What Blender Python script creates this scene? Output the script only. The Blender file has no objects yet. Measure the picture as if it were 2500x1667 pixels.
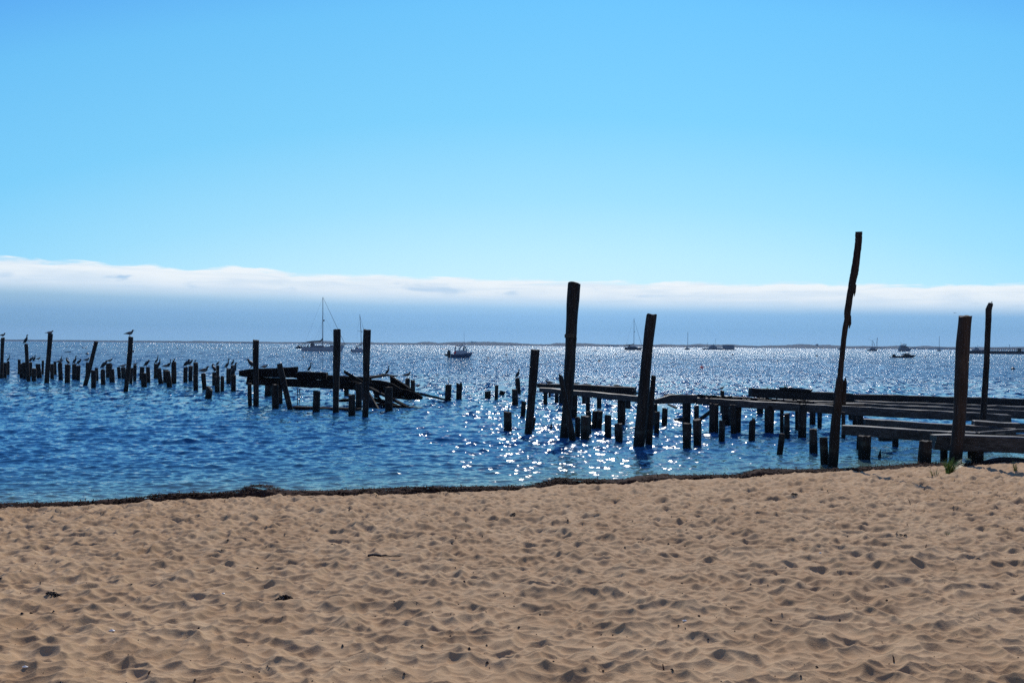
import bpy, bmesh, math, random
import numpy as np
from mathutils import Vector, Matrix

# ---------------------------------------------------------------- camera, sky, sun, exposure
SC = bpy.context.scene
COL = SC.collection
R = math.radians
EYE = 2.8                                   # camera height over the water
F = 2500.0                                  # focal length in photo pixels (2500 wide)
PITCH = math.atan((842.3 - 833.5) / F)
ROLL = 0.0088

_f = Vector((0, math.cos(PITCH), math.sin(PITCH)))
_R = Vector((1, 0, 0))
_U = _R.cross(_f)
_r = _R * math.cos(ROLL) + _U * math.sin(ROLL)
_u = _U * math.cos(ROLL) - _R * math.sin(ROLL)
cam_d = bpy.data.cameras.new('camera')
cam = bpy.data.objects.new('camera', cam_d)
COL.objects.link(cam)
cam.matrix_world = Matrix(((_r.x, _u.x, -_f.x, 0), (_r.y, _u.y, -_f.y, 0), (_r.z, _u.z, -_f.z, EYE), (0, 0, 0, 1)))
cam_d.sensor_width = 36.0
cam_d.lens = 36.0 * F / 2500.0
cam_d.clip_start = 0.1
cam_d.clip_end = 40000
SC.camera = cam

SUN_EL, SUN_AZ = R(37), R(8.9)              # azimuth measured from +Y towards +X
sd = Vector((math.sin(SUN_AZ) * math.cos(SUN_EL), math.cos(SUN_AZ) * math.cos(SUN_EL), math.sin(SUN_EL)))
sun_d = bpy.data.lights.new('sun', 'SUN')
sun_d.energy = 4.0
sun_d.angle = R(0.8)
sun_d.color = (1.0, 0.95, 0.87)
sun = bpy.data.objects.new('sun', sun_d)
COL.objects.link(sun)
sun.rotation_euler = (-sd).to_track_quat('-Z', 'Y').to_euler()
sun.location = (0, 0, 50)

SC.view_settings.view_transform = 'Standard'
SC.view_settings.look = 'None'
SC.view_settings.exposure = 0.0
SC.view_settings.gamma = 1.0
SC.render.engine = 'CYCLES'
SC.cycles.use_denoising = False
SC.cycles.max_bounces = 6
SC.cycles.sample_clamp_indirect = 4.0
SC.cycles.sample_clamp_direct = 16.0


# ---- node helper
class NT:
    def __init__(s, tree):
        s.t = tree; s.n = tree.nodes; s.l = tree.links

    def add(s, typ, **kw):
        n = s.n.new(typ)
        ins = kw.pop('ins', {})
        for k, v in kw.items():
            setattr(n, k, v)
        for k, v in ins.items():
            s.put(n.inputs[k], v)
        return n

    def put(s, sock, v):
        if isinstance(v, bpy.types.NodeSocket):
            s.l.new(v, sock)
        elif isinstance(v, bpy.types.Node):
            s.l.new(v.outputs[0], sock)
        else:
            sock.default_value = v

    def m(s, op, a, b=None, c=None, clamp=False):
        n = s.n.new('ShaderNodeMath'); n.operation = op; n.use_clamp = clamp
        for i, v in enumerate((a, b, c)):
            if v is not None: s.put(n.inputs[i], v)
        return n.outputs[0]

    def vm(s, op, a, b=None, scale=None):
        n = s.n.new('ShaderNodeVectorMath'); n.operation = op
        s.put(n.inputs[0], a)
        if b is not None: s.put(n.inputs[1], b)
        if scale is not None: s.put(n.inputs['Scale'], scale)
        return n.outputs[0]

    def ramp(s, fac, stops, interp='LINEAR'):
        n = s.n.new('ShaderNodeValToRGB'); n.color_ramp.interpolation = interp
        e = n.color_ramp.elements
        while len(e) > 1: e.remove(e[-1])
        e[0].position = stops[0][0]; e[0].color = tuple(stops[0][1]) + (1,)
        for p, c in stops[1:]:
            q = e.new(p); q.color = tuple(c) + (1,)
        s.put(n.inputs[0], fac)
        return n.outputs[0]

    def mix(s, fac, a, b, blend='MIX'):
        n = s.n.new('ShaderNodeMix'); n.data_type = 'RGBA'; n.blend_type = blend
        s.put(n.inputs[0], fac); s.put(n.inputs[6], a); s.put(n.inputs[7], b)
        return n.outputs[2]

    def rng(s, v, a, b, c=0.0, d=1.0, smooth=True):
        n = s.n.new('ShaderNodeMapRange')
        n.interpolation_type = 'SMOOTHSTEP' if smooth else 'LINEAR'
        s.put(n.inputs[0], v)
        for i, x in enumerate((a, b, c, d)): s.put(n.inputs[i + 1], x)
        return n.outputs[0]

    def noise(s, vec, scale, detail=2.0, rough=0.5, dist=0.0, col=False):
        n = s.n.new('ShaderNodeTexNoise')
        s.put(n.inputs['Vector'], vec); n.inputs['Scale'].default_value = scale
        n.inputs['Detail'].default_value = detail; n.inputs['Roughness'].default_value = rough
        n.inputs['Distortion'].default_value = dist
        return n.outputs['Color'] if col else n.outputs['Fac']


def srgb(r, g, b):
    f = lambda c: (c / 255) / 12.92 if c <= 10.3 else (((c / 255) + 0.055) / 1.055) ** 2.4
    return (f(r), f(g), f(b))


# ---- world: Nishita sky, graded by height, with the far fog bank and its cloud crest near the horizon
W = bpy.data.worlds.new('World'); SC.world = W; W.use_nodes = True
w = NT(W.node_tree); w.n.clear()
sky = w.add('ShaderNodeTexSky', sky_type='NISHITA', sun_disc=False, sun_elevation=SUN_EL,
            sun_rotation=SUN_AZ, altitude=0.0, air_density=1.0, dust_density=0.6, ozone_density=1.5)
tc = w.add('ShaderNodeTexCoord')
sep = w.add('ShaderNodeSeparateXYZ', ins={0: tc.outputs['Generated']})
hx, hy, hz = sep.outputs
el = w.m('ARCSINE', hz)
az = w.m('ARCTAN2', hx, hy)
elc = w.m('MAXIMUM', el, 0.0)
# clear air: colour by height above the horizon, brightness partly from the physical sky
daz = w.m('SUBTRACT', az, 0.04)
daz = w.m('MINIMUM', w.m('MULTIPLY', w.m('MULTIPLY', daz, daz), 0.33), 0.12)
grad = w.ramp(w.m('DIVIDE', w.m('ADD', elc, daz), 1.5708), [
    (0.000, srgb(206, 238, 252)), (0.040, srgb(198, 238, 253)), (0.058, srgb(186, 234, 253)),
    (0.090, srgb(160, 224, 254)), (0.140, srgb(128, 211, 255)), (0.205, srgb(112, 200, 255)),
    (0.26, srgb(86, 168, 252)), (0.34, srgb(72, 148, 242)), (0.55, srgb(54, 114, 214)), (1.0, srgb(44, 88, 172))], 'LINEAR')
lum = w.add('ShaderNodeRGBToBW', ins={0: sky.outputs[0]}).outputs[0]
k = w.m('POWER', w.m('DIVIDE', w.m('MINIMUM', lum, 12.0), 8.0), 0.16)
k = w.m('MAXIMUM', w.m('MINIMUM', k, 1.06), 0.35)
air = w.vm('SCALE', grad, scale=k)
# fog bank far out at sea
ccoord = w.add('ShaderNodeCombineXYZ', ins={0: w.m('MULTIPLY', az, 9.0), 1: w.m('MULTIPLY', el, 60.0), 2: 0.0}).outputs[0]
c4 = w.add('ShaderNodeCombineXYZ', ins={0: w.m('MULTIPLY', az, 11.0), 1: w.m('MULTIPLY', el, 150.0), 2: 4.0}).outputs[0]
wisps = w.noise(c4, 1.0, 4.0, 0.6, 0.5)
n1 = w.noise(ccoord, 1.0, 2.0, 0.5)
n2 = w.noise(ccoord, 2.6, 3.0, 0.55, 0.6)
c2 = w.add('ShaderNodeCombineXYZ', ins={0: w.m('MULTIPLY', az, 14.0), 1: 0.0, 2: 3.0}).outputs[0]
n3 = w.noise(c2, 1.0, 3.0, 0.5)
top = w.m('SUBTRACT', 0.0645, w.m('MULTIPLY', az, 0.0170))
top = w.m('ADD', top, w.m('MULTIPLY', w.m('SUBTRACT', n3, 0.5), 0.014))
top = w.m('ADD', top, w.m('MULTIPLY', w.m('SUBTRACT', n2, 0.5), 0.011))
cl = w.rng(w.m('SUBTRACT', top, el), -0.0014, w.rng(wisps, 0.35, 0.7, 0.0015, 0.0065))
low = w.m('SUBTRACT', w.m('SUBTRACT', 0.0412, w.m('MULTIPLY', az, 0.0145)), w.m('MULTIPLY', w.m('SUBTRACT', n1, 0.5), 0.004))
under = w.rng(w.m('SUBTRACT', low, el), -0.0080, 0.0075)      # 1 below the cloud
crest = w.rng(w.m('SUBTRACT', top, el), 0.0, 0.026, 1.0, 0.0)
c3 = w.add('ShaderNodeCombineXYZ', ins={0: w.m('MULTIPLY', az, 18.0), 1: w.m('MULTIPLY', el, 70.0), 2: 7.0}).outputs[0]
spots = w.rng(w.noise(c3, 1.0, 3.0, 0.55, 0.4), 0.53, 0.72)
depth = w.m('SUBTRACT', top, el)
band = w.m('MULTIPLY', w.rng(depth, 0.003, 0.009), w.rng(depth, 0.012, 0.022, 1.0, 0.0))
left = w.rng(az, -0.48, 0.45, 1.0, 0.25)
spots = w.m('MULTIPLY', w.m('MULTIPLY', spots, band), left)
ccol = w.mix(crest, srgb(212, 230, 246) + (1,), srgb(243, 250, 254) + (1,))
ccol = w.mix(w.rng(wisps, 0.42, 0.70, 0.0, 0.42), ccol, srgb(196, 221, 243) + (1,))
ccol = w.mix(w.m('MULTIPLY', spots, 0.75), ccol, srgb(150, 194, 232) + (1,))
bcol = w.ramp(w.m('DIVIDE', elc, 0.045), [(0.0, srgb(142, 188, 224)), (0.35, srgb(131, 180, 221)), (0.62, srgb(140, 188, 230)), (1.0, srgb(176, 215, 243))])
sidek = w.ramp(w.rng(az, -0.47, 0.47, 0.0, 1.0, False), [(0.0, (0.82,) * 3), (0.55, (1.03,) * 3), (1.0, (0.93,) * 3)])
bcol = w.vm('MULTIPLY', bcol, sidek)
fog = w.mix(under, ccol, bcol)
front = w.rng(hy, -0.2, 0.3)
skycol = w.mix(w.m('MULTIPLY', cl, front), air, fog)
skycol = w.mix(w.rng(el, -0.02, 0.0), srgb(40, 80, 120) + (1,), skycol)
back_neutral = w.m('MULTIPLY', w.rng(hy, -0.1, -0.9), w.rng(el, 0.05, 1.2, 1.0, 0.5))
skycol = w.mix(back_neutral, skycol, srgb(138, 148, 163) + (1,))        # unseen sky behind greyed so the shade on the sand turns less blue
skycol = w.vm('SCALE', skycol, scale=10.0)
SKY_STRENGTH = 0.1

bg = w.add('ShaderNodeBackground', ins={0: skycol, 1: SKY_STRENGTH})
wo = w.add('ShaderNodeOutputWorld', ins={0: bg.outputs[0]})


# ---------------------------------------------------------------- helpers
rnd = random.Random(7)
nr = np.random.default_rng(11)


def pix(u, v):
    """direction in the world of a photo pixel, scaled so that y (forward) is 1"""
    d = _f + _r * ((u - 1250.0) / F) + _u * ((833.5 - v) / F)
    return d / d.y


def at(u, v, y):                            # point on that ray at forward distance y
    d = pix(u, v)
    return Vector((d.x * y, y, EYE + d.z * y))


def on(u, v, z=0.0):                        # point where that ray meets height z
    d = pix(u, v)
    t = (z - EYE) / d.z
    return Vector((d.x * t, t, z))


def mesh_np(name, co, quads, mat, smooth=True):
    me = bpy.data.meshes.new(name)
    me.vertices.add(len(co)); me.vertices.foreach_set('co', co.astype(np.float32).ravel())
    n = len(quads)
    me.loops.add(n * 4); me.loops.foreach_set('vertex_index', quads.astype(np.int32).ravel())
    me.polygons.add(n)
    me.polygons.foreach_set('loop_start', np.arange(0, n * 4, 4, dtype=np.int32))
    me.update(calc_edges=True)
    if smooth: me.shade_smooth()
    if mat: me.materials.append(mat)
    o = bpy.data.objects.new(name, me); COL.objects.link(o)
    return o


def grid_quads(nr_, nc):
    i = np.arange(nr_ - 1)[:, None] * nc + np.arange(nc - 1)[None, :]
    return np.stack([i, i + 1, i + nc + 1, i + nc], -1).reshape(-1, 4)


def principled(name, base=(0.5, 0.5, 0.5), rough=0.6, **kw):
    mt = bpy.data.materials.new(name); mt.use_nodes = True
    t = NT(mt.node_tree); t.n.clear()
    p = t.add('ShaderNodeBsdfPrincipled')
    p.inputs['Base Color'].default_value = tuple(base) + (1,)
    p.inputs['Roughness'].default_value = rough
    for a, b in kw.items(): t.put(p.inputs[a.replace('_', ' ')], b)
    t.add('ShaderNodeOutputMaterial', ins={0: p.outputs[0]})
    return mt, t, p


def val_noise(x, y, seed):                  # smooth value noise, numpy
    g = np.random.default_rng(seed).random((256, 256)).astype(np.float32)
    xi = np.floor(x).astype(np.int64); yi = np.floor(y).astype(np.int64)
    fx = x - xi; fy = y - yi
    fx = fx * fx * (3 - 2 * fx); fy = fy * fy * (3 - 2 * fy)
    a = g[xi & 255, yi & 255]; b = g[(xi + 1) & 255, yi & 255]
    c = g[xi & 255, (yi + 1) & 255]; d = g[(xi + 1) & 255, (yi + 1) & 255]
    return (a * (1 - fx) + b * fx) * (1 - fy) + (c * (1 - fx) + d * fx) * fy - 0.5


def cells(x, y, seed):                      # squared distance to nearest jittered point and that cell's random value
    g = np.random.default_rng(seed)
    jx = g.random((256, 256)).astype(np.float32); jy = g.random((256, 256)).astype(np.float32)
    rv = g.random((256, 256)).astype(np.float32)
    xi = np.floor(x).astype(np.int64); yi = np.floor(y).astype(np.int64)
    best = np.full(x.shape, 9.0, np.float32); val = np.zeros(x.shape, np.float32)
    for dx in (-1, 0, 1):
        for dy in (-1, 0, 1):
            a, b = (xi + dx) & 255, (yi + dy) & 255
            d = (xi + dx + jx[a, b] - x) ** 2 + (yi + dy + jy[a, b] - y) ** 2 - rv[a, b] * 0.22
            m_ = d < best
            best = np.where(m_, d, best); val = np.where(m_, rv[a, b], val)
    return best, val


WAVE_SLOPE = 0.040
SLX, SLY = 0.8, 1.25
WR0, WR1 = 0.08, 0.20
WCOL = [(0.0, (0.022, 0.108, 0.215)), (0.5, (0.035, 0.11, 0.16)), (1.0, (0.13, 0.18, 0.11))]

# ---------------------------------------------------------------- shoreline and beach
SHORE_PX = [(-700, 1262), (-300, 1254), (0, 1245), (150, 1240), (300, 1234), (480, 1220), (640, 1214), (800, 1213), (900, 1209),
            (1050, 1204), (1200, 1201), (1290, 1196), (1350, 1186), (1500, 1185), (1600, 1176), (1800, 1171),
            (1850, 1163), (1950, 1157), (2090, 1153), (2160, 1147), (2235, 1142), (2330, 1140), (2400, 1133),
            (2500, 1129), (2800, 1122), (3200, 1114)]
_sp = np.array([[*on(u, v)[:2]] for u, v in SHORE_PX])
SX = np.concatenate([[-400, -60], _sp[:, 0], [70, 500]]); SY = np.concatenate([[_sp[0, 1] - 14, _sp[0, 1] - 3], _sp[:, 1], [_sp[-1, 1] + 4, _sp[-1, 1] + 30]])


def shore_y(x):
    return np.interp(x, SX, SY)


REL0 = 0.1095


def sand_h(x, y):
    x = np.asarray(x, np.float32); y = np.asarray(y, np.float32)
    d = shore_y(x) - y                      # metres landwards of the waterline
    base = np.where(d > 0, 0.155 * np.minimum(d, 0.9) + 0.058 * np.clip(d - 0.9, 0, 400), 0.10 * d)
    base = np.where(d > 30, 0.14 + 0.058 * 29.1 + 0.004 * (d - 30), base)
    base = np.maximum(base, -2.2)
    dry = np.clip((d - 0.3) / 1.1, 0, 1)
    wx = x + 0.12 * val_noise(x * 3.1, y * 3.1, 1) + 0.04 * val_noise(x * 9, y * 7, 2)
    wy = y + 0.12 * val_noise(x * 3.1, y * 3.1, 3) + 0.04 * val_noise(x * 9, y * 7, 4)
    c1, v1 = cells(wx * 4.9 + 40, wy * 4.5 + 40, 21)
    c2, v2 = cells(wx * 9.0 + 10, wy * 8.2 + 10, 22)
    ca, cb = np.cos(0.5), np.sin(0.5)
    c3, v3 = cells((wx * ca + wy * cb) * 3.1 + 5, (wy * ca - wx * cb) * 2.8 + 5, 23)
    f_ = lambda c: np.sqrt(np.clip(c + 0.24, 0, 2) + 0.02)
    rel = 0.072 * f_(c1) + 0.056 * f_(c2) + 0.056 * f_(c3)
    rel += 0.05 * val_noise(x * 0.55, y * 0.55, 5) + 0.030 * val_noise(x * 3.4, y * 3.4, 6)
    rel += 0.010 * val_noise(x * 9, y * 9, 7) + 0.004 * val_noise(x * 22, y * 22, 8)
    rel = (rel - REL0) * (1 + 0.42 * np.clip((y - 8) / 8, 0, 1))         # more trampled towards the water
    return base + rel * (0.06 + 0.94 * dry) - 0.01 * dry


def fan_rows():                             # row distances: fine in front, coarse elsewhere
    back = -np.geomspace(60, 1, 14) + 2.0
    near = np.linspace(1.2, 3.8, 30)
    k = np.linspace(1 / 3.9, 1 / 27.0, 1150)
    far = np.concatenate([np.linspace(27.2, 34, 40), np.linspace(36, 90, 20)])
    return np.concatenate([back, near, 1 / k, far])


ys = fan_rows()
t_ = np.linspace(-1, 1, 1550)
t_ = np.concatenate([-1 - np.geomspace(0.01, 8, 22)[::-1], t_, 1 + np.geomspace(0.01, 8, 22)])
wdt = 0.74 * np.maximum(ys, 3.5) + 1.0
X = t_[None, :] * wdt[:, None]; Y = np.repeat(ys[:, None], len(t_), 1)
Z = sand_h(X, Y)
co = np.stack([X, Y, Z], -1).reshape(-1, 3)

m_sand, t, p = principled('sand', rough=0.92)
g = t.add('ShaderNodeNewGeometry')
pos = g.outputs['Position']
nA = t.noise(pos, 1.3, 3.0)
nB = t.noise(pos, 260.0, 2.0, 0.7)
nC = t.noise(pos, 9.0, 4.0, 0.6)
base = t.mix(t.rng(nA, 0.35, 0.65), srgb(166, 133, 96) + (1,), srgb(181, 149, 111) + (1,))
base = t.mix(t.rng(nC, 0.35, 0.75, 0.0, 0.5), base, srgb(164, 124, 84) + (1,))
base = t.mix(1.0, base, t.ramp(nB, [(0.28, (0.45,) * 3), (0.42, (0.93,) * 3), (0.60, (1.0,) * 3), (0.72, (1.3,) * 3)]), 'MULTIPLY')
wv = t.add('ShaderNodeTexVoronoi', ins={'Vector': pos}); wv.inputs['Scale'].default_value = 55.0
speck = t.rng(wv.outputs['Distance'], 0.05, 0.11, 1.0, 0.0)
spr = t.m('GREATER_THAN', t.add('ShaderNodeSeparateColor', ins={0: wv.outputs['Color']}).outputs[0], 0.965)
base = t.mix(t.m('MULTIPLY', speck, spr), base, srgb(48, 34, 28) + (1,))
at_ = t.add('ShaderNodeAttribute', attribute_name='wet').outputs['Fac']
base = t.mix(at_, base, srgb(92, 72, 56) + (1,))
t.put(p.inputs['Base Color'], base)
p.inputs['Specular IOR Level'].default_value = 0.25
t.put(p.inputs['Roughness'], t.m('SUBTRACT', 0.95, t.m('MULTIPLY', at_, 0.5)))
bh = t.m('ADD', t.m('MULTIPLY', nB, 0.35), t.m('MULTIPLY', t.noise(pos, 60.0, 3.0, 0.6), 1.0))
t.put(p.inputs['Normal'], t.add('ShaderNodeBump', ins={'Strength': 0.5, 'Distance': 0.006, 'Height': bh}))
sand = mesh_np('sand', co, grid_quads(len(ys), len(t_)), m_sand)
sand['kind'] = 'structure'
wet = np.clip(1.0 - (Z.ravel() - 0.03) / 0.07, 0, 1).astype(np.float32)
sand.data.attributes.new('wet', 'FLOAT', 'POINT').data.foreach_set('value', wet)

# ---------------------------------------------------------------- water
WN_R, WN_C = 1350, 1150
inv = np.concatenate([np.linspace(1 / 12.0, 1 / 110.0, 1080), np.geomspace(1 / 112.0, 1 / 5600.0, WN_R - 1080)])
yw = 1 / inv
tw = np.linspace(-1, 1, WN_C)
tw = np.concatenate([-1 - np.geomspace(0.01, 9, 16)[::-1], tw, 1 + np.geomspace(0.01, 9, 16)])
XW = (tw[None, :] * (0.62 * yw[:, None] + 0.8)).astype(np.float32).clip(-8500, 8500)
YW = np.repeat(yw[:, None], len(tw), 1).astype(np.float32)
dyr = np.gradient(yw).astype(np.float32)[:, None]
dxr = ((0.62 * yw + 0.8) * 2 / WN_C).astype(np.float32)[:, None]
dsh = np.clip((YW - shore_y(XW)), 0, 500)
H = np.zeros_like(XW); DX = np.zeros_like(XW); DY = np.zeros_like(XW)
wr = np.random.default_rng(5)
NW = 150
for i in range(NW):
    lam = 0.10 * (3.0 / 0.10) ** ((i + wr.random()) / NW)
    th = -math.pi / 2 + 0.25 + wr.normal() * (0.52 if lam < 1.0 else 0.34)
    kx, ky = 2 * math.pi / lam * math.cos(th), 2 * math.pi / lam * math.sin(th)
    sl = WAVE_SLOPE * (1.3 if lam < 0.4 else 1.0 if lam < 0.8 else 0.52 if lam < 1.6 else 0.32)
    amp = sl / (2 * math.pi / lam)
    ph = wr.random() * 6.283
    n_ok = np.nonzero((lam > 2.6 * dyr[:, 0] * abs(math.sin(th)) + 2.6 * dxr[:, 0] * abs(math.cos(th))) & (lam > 0.02))[0]
    if len(n_ok) == 0: continue
    k1 = n_ok[-1] + 1
    fade = np.clip((lam / (2.6 * dyr[:k1] * abs(math.sin(th)) + 2.6 * dxr[:k1] * abs(math.cos(th)) + 1e-6) - 1) * 1.5, 0, 1)
    a = kx * XW[:k1] + ky * YW[:k1] + ph
    s_, c_ = np.sin(a), np.cos(a)
    H[:k1] += amp * fade * c_
    q = 0.75
    DX[:k1] -= q * amp * fade * math.cos(th) * s_
    DY[:k1] -= q * amp * fade * math.sin(th) * s_
gust = 0.95 + 0.10 * val_noise(XW * 0.09, YW * 0.05, 31) + 0.3 * val_noise(XW * 0.3, YW * 0.16, 32)
calm = 0.45 + 0.55 * np.clip(dsh / 9.0, 0, 1)
A = gust * calm
# low swells that lift as they reach the beach
for lam, off, am in ((2.3, 0.4, 0.036), (3.1, 1.9, 0.034), (4.4, 3.1, 0.03)):
    ds = dsh + 0.9 * val_noise(XW * 0.22 + off, YW * 0.1, 40)
    cr = np.exp(-((np.mod(ds + off, lam) / lam - 0.5) / 0.14) ** 2)
    H += am * cr * np.exp(-dsh / 7.0) * (0.45 + 1.2 * val_noise(XW * 0.45, YW * 0.35 + off, 41))
co = np.stack([XW + DX * A, YW + DY * A, H * A], -1).reshape(-1, 3)

m_water, t, p = principled('water', rough=0.1)
g = t.add('ShaderNodeNewGeometry')
pos = g.outputs['Position']
sx, sy, sz = t.add('ShaderNodeSeparateXYZ', ins={0: pos}).outputs


def slope_noise(sxx, syy, off, detail=2.0):
    v = t.add('ShaderNodeCombineXYZ', ins={0: t.m('MULTIPLY', sx, sxx), 1: t.m('MULTIPLY', sy, syy), 2: off}).outputs[0]
    c = t.noise(v, 1.0, detail, 0.55, 0.0, col=True)
    return t.vm('SUBTRACT', c, (0.5, 0.5, 0.5))


def fade_d(a, b, c=None, d=None):
    f_ = t.rng(sy, a, b)
    if c: f_ = t.m('MULTIPLY', f_, t.rng(sy, c, d, 1.0, 0.0))
    return f_


patch = t.rng(t.noise(t.add('ShaderNodeCombineXYZ', ins={0: t.m('MULTIPLY', sx, 0.05), 1: t.m('MULTIPLY', sy, 0.02), 2: 0.0}).outputs[0], 1.0, 3.0), 0.3, 0.7, 0.75, 1.2)
tot = t.vm('SCALE', slope_noise(9.0, 11.0, 0.0, 3.0), scale=t.rng(sy, 22, 60, 0.42, 1.0))
tot = t.vm('ADD', tot, t.vm('SCALE', slope_noise(3.2, 1.3, 5.0), scale=t.m('MULTIPLY', fade_d(28, 62), 3.7)))
tot = t.vm('ADD', tot, t.vm('SCALE', slope_noise(1.3, 0.18, 9.0), scale=t.m('MULTIPLY', fade_d(90, 200), 3.4)))
tot = t.vm('ADD', tot, t.vm('SCALE', slope_noise(0.4, 0.02, 13.0), scale=t.m('MULTIPLY', fade_d(250, 600), 3.4)))

tot = t.vm('SCALE', tot, scale=patch)
tot = t.vm('MULTIPLY', tot, (SLX, SLY, 0.0))
tot = t.vm('ADD', tot, t.vm('SCALE', (0.0, -0.20, 0.0), scale=fade_d(45, 120)))
nrm = t.vm('NORMALIZE', t.vm('ADD', g.outputs['Normal'], tot))
t.put(p.inputs['Normal'], nrm)
p.inputs['IOR'].default_value = 1.38
t.put(p.inputs['Roughness'], t.rng(sy, 60, 700, WR0, WR1))
shal = t.add('ShaderNodeAttribute', attribute_name='shallow').outputs['Fac']
t.put(p.inputs['Base Color'], t.ramp(shal, WCOL))
water = mesh_np('water', co, grid_quads(len(yw), len(tw)), m_water)
water['kind'] = 'structure'
sh_v = np.clip(1 - dsh / 10.0, 0, 1).astype(np.float32).ravel() ** 1.8
water.data.attributes.new('shallow', 'FLOAT', 'POINT').data.foreach_set('value', sh_v)

# ---------------------------------------------------------------- tagging and mesh collecting
def tag(o, label=None, cat=None, group=None, kind=None):
    if label: o['label'] = label
    if cat: o['category'] = cat
    if group: o['group'] = group
    if kind: o['kind'] = kind
    return o


def empty(name, loc, rz=0.0):
    o = bpy.data.objects.new(name, None); COL.objects.link(o)
    o.location = loc; o.rotation_euler = (0, 0, rz); o.empty_display_size = 0.3
    return o


class MB:
    """collects simple shapes into one mesh object"""
    def __init__(s): s.v = []; s.f = []

    def add(s, vs, fs):
        b = len(s.v); s.v += [tuple(q) for q in vs]; s.f += [tuple(b + i for i in f) for f in fs]

    def box(s, x0, x1, y0, y1, z0, z1, tx=0.0, tx1=None):     # tx: how far the top is drawn in at the -x / +x end
        if tx1 is None: tx1 = tx
        s.add([(x0, y0, z0), (x1, y0, z0), (x1, y1, z0), (x0, y1, z0),
               (x0 + tx, y0, z1), (x1 - tx1, y0, z1), (x1 - tx1, y1, z1), (x0 + tx, y1, z1)],
              [(0, 3, 2, 1), (4, 5, 6, 7), (0, 1, 5, 4), (1, 2, 6, 5), (2, 3, 7, 6), (3, 0, 4, 7)])

    def tube(s, pts, rs, n=8, cap=True, flat=1.0, closed_tip=False):
        pts = [Vector(p) for p in pts]
        if not hasattr(rs, '__len__'): rs = [rs] * len(pts)
        b = len(s.v); m_ = len(pts)
        for i, p in enumerate(pts):
            tg = (pts[min(i + 1, m_ - 1)] - pts[max(i - 1, 0)]).normalized()
            ref = Vector((0, 1, 0)) if abs(tg.y) < 0.9 else Vector((1, 0, 0))
            a = tg.cross(ref).normalized(); c = tg.cross(a).normalized()
            r_ = rs[i]; ra, rc = (r_ if hasattr(r_, '__len__') else (r_, r_ * flat))
            for k in range(n):
                an = 2 * math.pi * k / n
                s.v.append(tuple(p + a * (ra * math.cos(an)) + c * (rc * math.sin(an))))
        for i in range(m_ - 1):
            for k in range(n):
                k2 = (k + 1) % n
                s.f.append((b + i * n + k, b + i * n + k2, b + (i + 1) * n + k2, b + (i + 1) * n + k))
        if cap:
            s.f.append(tuple(b + k for k in range(n))[::-1]); s.f.append(tuple(b + (m_ - 1) * n + k for k in range(n)))

    def build(s, name, mat, parent=None, loc=None, smooth=False):
        me = bpy.data.meshes.new(name); me.from_pydata(s.v, [], s.f); me.update()
        bm = bmesh.new(); bm.from_mesh(me); bmesh.ops.recalc_face_normals(bm, faces=bm.faces); bm.to_mesh(me); bm.free()
        me.materials.append(mat)
        if smooth: me.shade_smooth()
        o = bpy.data.objects.new(name, me); COL.objects.link(o)
        if parent: o.parent = parent
        if loc is not None: o.location = loc
        return o


# ---------------------------------------------------------------- old timber
def wood(name, c0, c1, rough, along='z', wetband=True, spec=0.4):
    mt, t, p = principled(name, rough=rough)
    g = t.add('ShaderNodeNewGeometry'); pos = g.outputs['Position']
    sc = (28, 28, 1.6) if along == 'z' else (1.8, 24, 24)
    v = t.vm('MULTIPLY', pos, sc)
    a = t.noise(v, 1.0, 4.0, 0.6, 0.4)
    b = t.noise(pos, 1.1, 3.0)
    c = t.noise(pos, 6.0, 4.0, 0.65)
    col = t.mix(t.rng(a, 0.3, 0.7), c0 + (1,), c1 + (1,))
    col = t.mix(t.rng(b, 0.35, 0.7, 0.0, 0.55), col, tuple(q * 0.55 for q in c0) + (1,))
    col = t.mix(t.rng(c, 0.6, 0.78, 0.0, 0.5), col, tuple(min(1, q * 1.5) for q in c1) + (1,))
    rg = rough
    if wetband:
        z = t.add('ShaderNodeSeparateXYZ', ins={0: pos}).outputs[2]
        wz = t.rng(t.m('ADD', z, t.m('MULTIPLY', t.m('SUBTRACT', c, 0.5), 0.35)), 0.18, 0.42, 1.0, 0.0)
        col = t.mix(wz, col, (0.006, 0.007, 0.006, 1))
        rg = t.m('SUBTRACT', rough, t.m('MULTIPLY', wz, 0.15))
        ring = t.rng(t.m('ABSOLUTE', t.m('SUBTRACT', z, 0.40)), 0.0, 0.10, 0.6, 0.0)
        col = t.mix(t.m('MULTIPLY', ring, t.rng(c, 0.45, 0.6)), col, (0.07, 0.075, 0.06, 1))
    t.put(p.inputs['Base Color'], col); t.put(p.inputs['Roughness'], rg)
    p.inputs['Specular IOR Level'].default_value = spec
    t.put(p.inputs['Normal'], t.add('ShaderNodeBump', ins={'Strength': 0.8, 'Distance': 0.012, 'Height': t.m('ADD', a, t.m('MULTIPLY', c, 0.6))}))
    return mt


m_pile = wood('tarred_timber', srgb(30, 26, 26), srgb(66, 57, 51), 0.85, spec=0.2)
m_pale = wood('grey_timber', srgb(46, 38, 35), srgb(74, 63, 56), 0.8, spec=0.2)
m_beam = wood('weathered_beam', srgb(36, 36, 38), srgb(82, 81, 80), 0.62, 'x', False, 0.3)
m_beamd = wood('tarred_beam', srgb(24, 23, 25), srgb(48, 46, 46), 0.75, 'x', False, 0.25)
m_rot = wood('rotten_plank', srgb(24, 22, 23), srgb(44, 40, 38), 0.95, 'x', False, 0.08)
m_drop, t, p = principled('dried_droppings', srgb(190, 186, 176), 0.9)
m_iron, t, p = principled('rusty_iron', srgb(58, 40, 32), 0.8)
m_rope, t, p = principled('rope', srgb(74, 64, 54), 0.9)

POSTS = {}


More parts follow.
